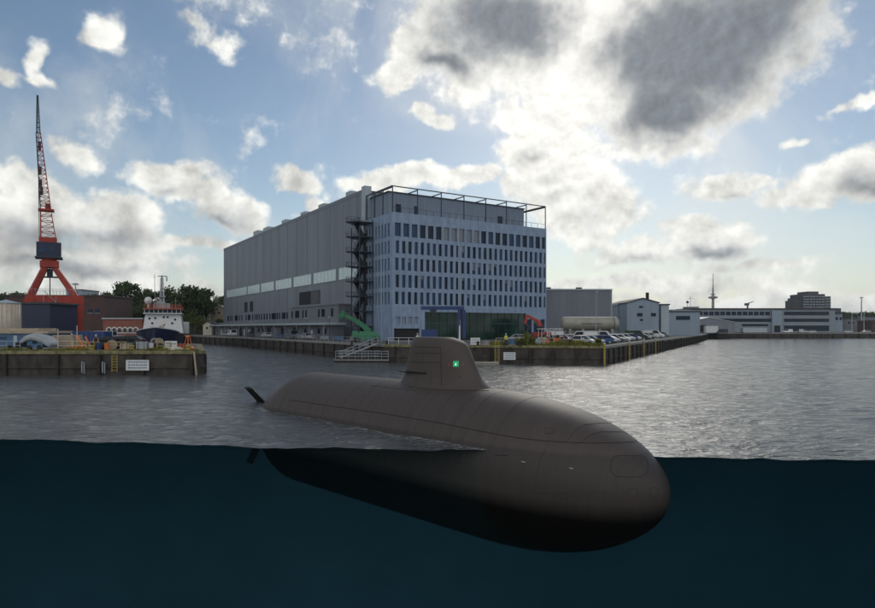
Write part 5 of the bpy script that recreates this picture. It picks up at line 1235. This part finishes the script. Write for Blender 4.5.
mp = tn('ShaderNodeMapping'); mp.inputs['Scale'].default_value = (4.5, .5, .4); tt.links.new(tx.outputs['Object'], mp.inputs[0]); tt.links.new(mp.outputs[0], no.inputs['Vector'])
mr = tn('ShaderNodeMapRange'); mr.inputs[1].default_value = .3; mr.inputs[2].default_value = .7; tt.links.new(no.outputs[0], mr.inputs[0])
mx = tn('ShaderNodeMix', data_type='RGBA'); mx.inputs[6].default_value = (.052, .041, .036, 1); mx.inputs[7].default_value = (.070, .056, .049, 1); tt.links.new(mr.outputs[0], mx.inputs[0])
# antifouling paint below the boot line
ad = tn('ShaderNodeMath', operation='MULTIPLY_ADD'); tt.links.new(no.outputs[0], ad.inputs[0]); ad.inputs[1].default_value = .15; tt.links.new(sx_.outputs[2], ad.inputs[2])
ml = tn('ShaderNodeMapRange'); ml.inputs[1].default_value = -2.35; ml.inputs[2].default_value = -1.55; tt.links.new(ad.outputs[0], ml.inputs[0])
mx2 = tn('ShaderNodeMix', data_type='RGBA'); mx2.inputs[6].default_value = (.006, .0055, .005, 1); tt.links.new(mx.outputs[2], mx2.inputs[7]); tt.links.new(ml.outputs[0], mx2.inputs[0])

wet = tn('ShaderNodeMapRange'); wet.inputs[1].default_value = .22; wet.inputs[2].default_value = .38; wet.inputs[3].default_value = .62; tt.links.new(ad.outputs[0], wet.inputs[0])
wm = tn('ShaderNodeVectorMath', operation='SCALE'); tt.links.new(mx2.outputs[2], wm.inputs[0]); tt.links.new(wet.outputs[0], wm.inputs[3])
tt.links.new(wm.outputs[0], bs.inputs['Base Color'])
sp = tn('ShaderNodeMapRange'); sp.inputs[3].default_value = .08; sp.inputs[4].default_value = .4; tt.links.new(ml.outputs[0], sp.inputs[0]); tt.links.new(sp.outputs[0], bs.inputs['Specular IOR Level'])
bu = tn('ShaderNodeBump'); bu.inputs['Strength'].default_value = .12; bu.inputs['Distance'].default_value = .03
wv_ = tn('ShaderNodeTexNoise'); wv_.inputs['Scale'].default_value = 1.3; wv_.inputs['Detail'].default_value = 3; tt.links.new(mp.outputs[0], wv_.inputs['Vector']); tt.links.new(wv_.outputs[0], bu.inputs['Height']); tt.links.new(bu.outputs[0], bs.inputs['Normal'])
hull = hull_mesh().build('hull', subm, sub, True)
# sail
def sail_mesh():
    b = MB(); n = 48; v = []; f = []; zs = [1.6, 2.2, 2.35, 2.5, 2.65, 2.8, 2.95, 3.4, 3.9, 4.3, 4.6, 4.78, 4.9, 4.96, 4.98]
    for z in zs:
        k = (z - 2.4) / 2.55
        xa = 9.7 + .75 * max(0, k); xf = 15.5 - 1.45 * max(0, k)
        rr = .26 * max(0, (z - 4.5) / .48) ** 2.5 if z > 4.5 else 0
        xf -= rr * 3.2; xa += rr * .5; hw = .95 - .12 * max(0, k) - rr * .9
        fl = max(0, 2.95 - z); xf += fl ** 1.6 * 1.1; xa -= fl ** 1.6 * .5; hw += fl ** 1.6 * .35
        xc = (xa + xf) / 2; hl = (xf - xa) / 2
        for i in range(n):
            a = 2*math.pi*i/n; c_, s_ = math.cos(a), math.sin(a)
            e = 2.3 if c_ > 0 else 3.2
            den = (abs(c_) ** e + abs(s_) ** e) ** (1/e); xx = c_ / den; yy = s_ / den
            v.append((xc + hl * xx, hw * yy * (1 if xx > -.5 else 1 - .25 * (-xx - .5)), z))
    m = len(zs)
    for j in range(m-1):
        for i in range(n): f.append((j*n+i, j*n+(i+1) % n, (j+1)*n+(i+1) % n, (j+1)*n+i))
    f.append(tuple(range((m-1)*n, m*n))[::-1]); b.add(v, f); return b
sail = sail_mesh().build('sail', 'sub', sub, True)
# X rudders
def fin(a_s, ang, r0, r1, c0, c1, th, m='sub2'):
    b = MB(); ca, sa = math.cos(ang), math.sin(ang)
    v = []
    for r_, c in ((r0, c0), (r1, c1)):
        cy, cz = ca * r_, -1.0 + sa * r_
        ny, nz = -sa * th / 2, ca * th / 2
        for dx, k in ((-c/2, .2), (-c*.1, 1), (c/2, .3)): v.append((a_s + dx, cy + ny*k, cz + nz*k))
        for dx, k in ((c/2, -.3), (-c*.1, -1), (-c/2, -.2)): v.append((a_s + dx, cy + ny*k, cz + nz*k))
    b.add(v, [(i, (i+1) % 6, (i+1) % 6 + 6, i + 6) for i in range(6)] + [tuple(range(6))[::-1], tuple(range(6, 12))]); return b.build('rudder', m, sub, bevel=.02)
fin(-5.4, math.pi - math.radians(46), .4, 2.95, 1.3, 1.0, .28)
fin(-5.4, math.radians(46), .4, 1.3, 1.3, 1.2, .28)
fin(-5.6, math.pi + math.radians(62), .4, 3.9, 1.2, .9, .28)
fin(-5.4, -math.radians(60), .4, 3.4, 1.3, .8, .28)
b = MB(); b.lathe([(.1, -9.4), (.35, -9.0), (.35, -8.0)], (0, 0, -1.35), 12, 'x')
for k in range(7): a = 2*math.pi*k/7; b.add([(-8.9, math.cos(a)*.3, -1.35 + math.sin(a)*.3), (-8.5, math.cos(a+.2)*.3, -1.35 + math.sin(a+.2)*.3), (-8.7, math.cos(a+.5)*1.5, -1.35 + math.sin(a+.5)*1.5), (-9.1, math.cos(a+.35)*1.5, -1.35 + math.sin(a+.35)*1.5)], [(0,1,2,3)])
b.build('propeller', 'sub2', sub)
# seams are laid on the hull skin where a ray meets it
bpy.context.view_layer.update(); dg = bpy.context.evaluated_depsgraph_get()
T = {}
for o in (hull, sail): T[o.name] = (BVHTree.FromObject(o, dg), sub.matrix_world.inverted())
def skin(px, py, objs=None):
    best = None; iv = sub.matrix_world.inverted(); org = iv @ Vector((0, 0, CAMZ)); d = (iv.to_3x3() @ Vector(((px - 437.5)/F, 1, (HY - py)/F))).normalized()
    for o in (objs or (hull, sail)):
        r_ = T[o.name][0].ray_cast(org, d)
        if r_[0] and (best is None or r_[3] < best[2]): best = (r_[0], r_[1], r_[3])
    return best
def seam(pts, r=.014, name='seam', m='subseam', closed=False, objs=None, parent=None):
    if closed: pts = pts + [pts[0]]
    out = []
    for (a, c) in zip(pts, pts[1:]):
        n = max(1, int(math.hypot(c[0]-a[0], c[1]-a[1]) / 4))
        for k in range(n): out.append((a[0] + (c[0]-a[0])*k/n, a[1] + (c[1]-a[1])*k/n))
    out.append(pts[-1]); b = MB(); prev = None
    for (x, y) in out:
        h = skin(x, y, objs)
        if not h: prev = None; continue
        p = h[0] + h[1] * (r * .1)
        if prev is not None and (p - prev).length < 1.5: b.bar(prev, p, r, 5)
        prev = p
    return b.build(name, m, sub if parent is None else parent)
def rrect(x0, x1, y0, y1, r, sh=0.0, n=5):
    pts = []
    for (cx, cy, a0) in ((x1-r, y0+r, -90), (x1-r, y1-r, 0), (x0+r, y1-r, 90), (x0+r, y0+r, 180)):
        for k in range(n+1): a = math.radians(a0 + 90*k/n); X_ = cx + r*math.cos(a); Y_ = cy + r*math.sin(a); pts.append((X_ + sh*(Y_ - y0), Y_))
    return pts
def surf(s, phi, off=.0):   # point on the hull skin by station and angle (0 = near waterline side, 90 = top)
    iv = hull; c = Vector((s, 0, -1.3)); d = Vector((0, -math.cos(phi), math.sin(phi))); o0 = c + d * 12
    r_ = T[hull.name][0].ray_cast(o0, -d); return r_[0] + d * off if r_[0] else None
def girth(s, p0, p1, r=.013, n=24):
    b = MB(); pv = None
    for k in range(n+1):
        p = surf(s, math.radians(p0 + (p1-p0)*k/n), .0)
        if p is not None and pv is not None: b.bar(pv, p, r, 4)
        pv = p
    return b.build('girth_seam', mat('faint_seam', (.034, .027, .025), .7), sub)
for s in (.8, 2.6, 4.1, 5.6, 7.2, 8.6, 10.0, 11.4, 13.2, 13.7, 14.9, 16.2, 17.0, 18.8): girth(s, 12, 168)
seam([(290, 400), (330, 406), (380, 413), (440, 423), (480, 431), (515, 437.5), (545, 441), (580, 443), (610, 443), (637, 441.5)], .022)
seam([(371, 385.5), (392, 388), (414, 390.5)], .014)
seam([(436, 389.5), (450, 390.3), (489, 390.8)], .016)
seam(rrect(611, 648, 455.5, 477, 9), .013, 'torpedo_door_outline', closed=True)
seam(rrect(628, 637.5, 488, 498, 4.6), .009, 'sensor_outline', closed=True)
seam(rrect(650, 658, 487, 498, 3.8), .009, 'sensor_outline', closed=True)
seam(rrect(545, 554, 428, 433.5, 1.5), .010, 'hatch_outline', closed=True)
seam(rrect(560, 568, 493, 499.5, 1), .010, 'hatch_outline', closed=True)
seam([(567, 441), (575, 431), (584, 425), (600, 423), (620, 424)], .012); seam([(581, 442.5), (590, 435), (602, 431.5), (622, 432), (633, 436)], .014)
seam([(550, 440), (541, 458), (536, 475), (534, 492)], .010, m=mat('faint_seam', (.05, .041, .038)))
seam([(523, 493), (560, 493)], .007); seam([(568, 493), (607, 492)], .007)
seam([(548, 494), (590, 500)], .006) if False else None
for (px, py) in ((523.5, 462), (571, 468.5)):
    h = skin(px, py); b = MB(); b.bar(h[0] + Vector((-.10, 0, 0)) + h[1]*.01, h[0] + Vector((.10, 0, 0)) + h[1]*.01, .022, 5); b.build('marking', mat('pale_marking', (.4, .38, .34)), sub)
seam([(495, 455), (508, 455.5)], .02)  # dark bar painted as the underside shadow where the water edge meets the hull
# sail details
seam([(440.5, 342.5), (441, 365), (441.5, 386)], .016, m='subseam')
for y in (347, 353, 362): seam([(412 - (y-345)*.22, y), (425, y + .2), (440, y + .4)], .015, m='subseam')
seam([(424, 347), (423, 362)], .008, m=MATS['faint_seam']); seam([(432, 372.5), (431, 385)], .008, m=MATS['faint_seam']); seam([(418, 373), (415, 385)], .008, m=MATS['faint_seam'])
b = MB(); b.box(10.0, 12.2, -1.02, -.6, 3.0, 3.07); b.build('hydroplane', 'sub2', sub, bevel=.02)
h = skin(456, 364); dn = h[1]; e1 = dn.cross(Vector((0,0,1))).normalized(); e2 = e1.cross(dn)
def plate(c, w_, hh, th, m, name):
    b = MB(); v = [c + e1*sx1*w_/2 + e2*sy1*hh/2 + dn*t_ for t_ in (-.05, th) for (sx1, sy1) in ((-1,-1),(1,-1),(1,1),(-1,1))]
    b.add(v, [(0,3,2,1),(4,5,6,7),(0,1,5,4),(1,2,6,5),(2,3,7,6),(3,0,4,7)]); return b.build(name, m, sub)
lamp = plate(h[0], .30, .30, .03, 'ngreen', 'navigation_light')
plate(h[0] - e2*.03, .06, .11, .045, 'nwhite', 'light_bulb')
for (px, py) in ((449, 365), (463.5, 365)): hh_ = skin(px, py); plate(hh_[0], .05, .16, .02, 'nred', 'red_marking')
hh_ = skin(459.5, 377); plate(hh_[0], .07, .07, .01, 'subseam', 'vent')

# ------------------------------------------------------------------ haze
b = MB(); b.box(-9200, 9200, -300, 9200, -47, 160)
hm = bpy.data.materials.new('thin_haze'); hm.use_nodes = True; t_ = hm.node_tree; t_.nodes.remove(t_.nodes['Principled BSDF'])
pv = t_.nodes.new('ShaderNodeVolumePrincipled'); pv.inputs['Color'].default_value = (.86, .92, 1, 1); pv.inputs['Density'].default_value = .00009; pv.inputs['Anisotropy'].default_value = .3
t_.links.new(pv.outputs[0], t_.nodes['Material Output'].inputs[1])
ho = b.build('haze', hm); tag(ho, kind='stuff')
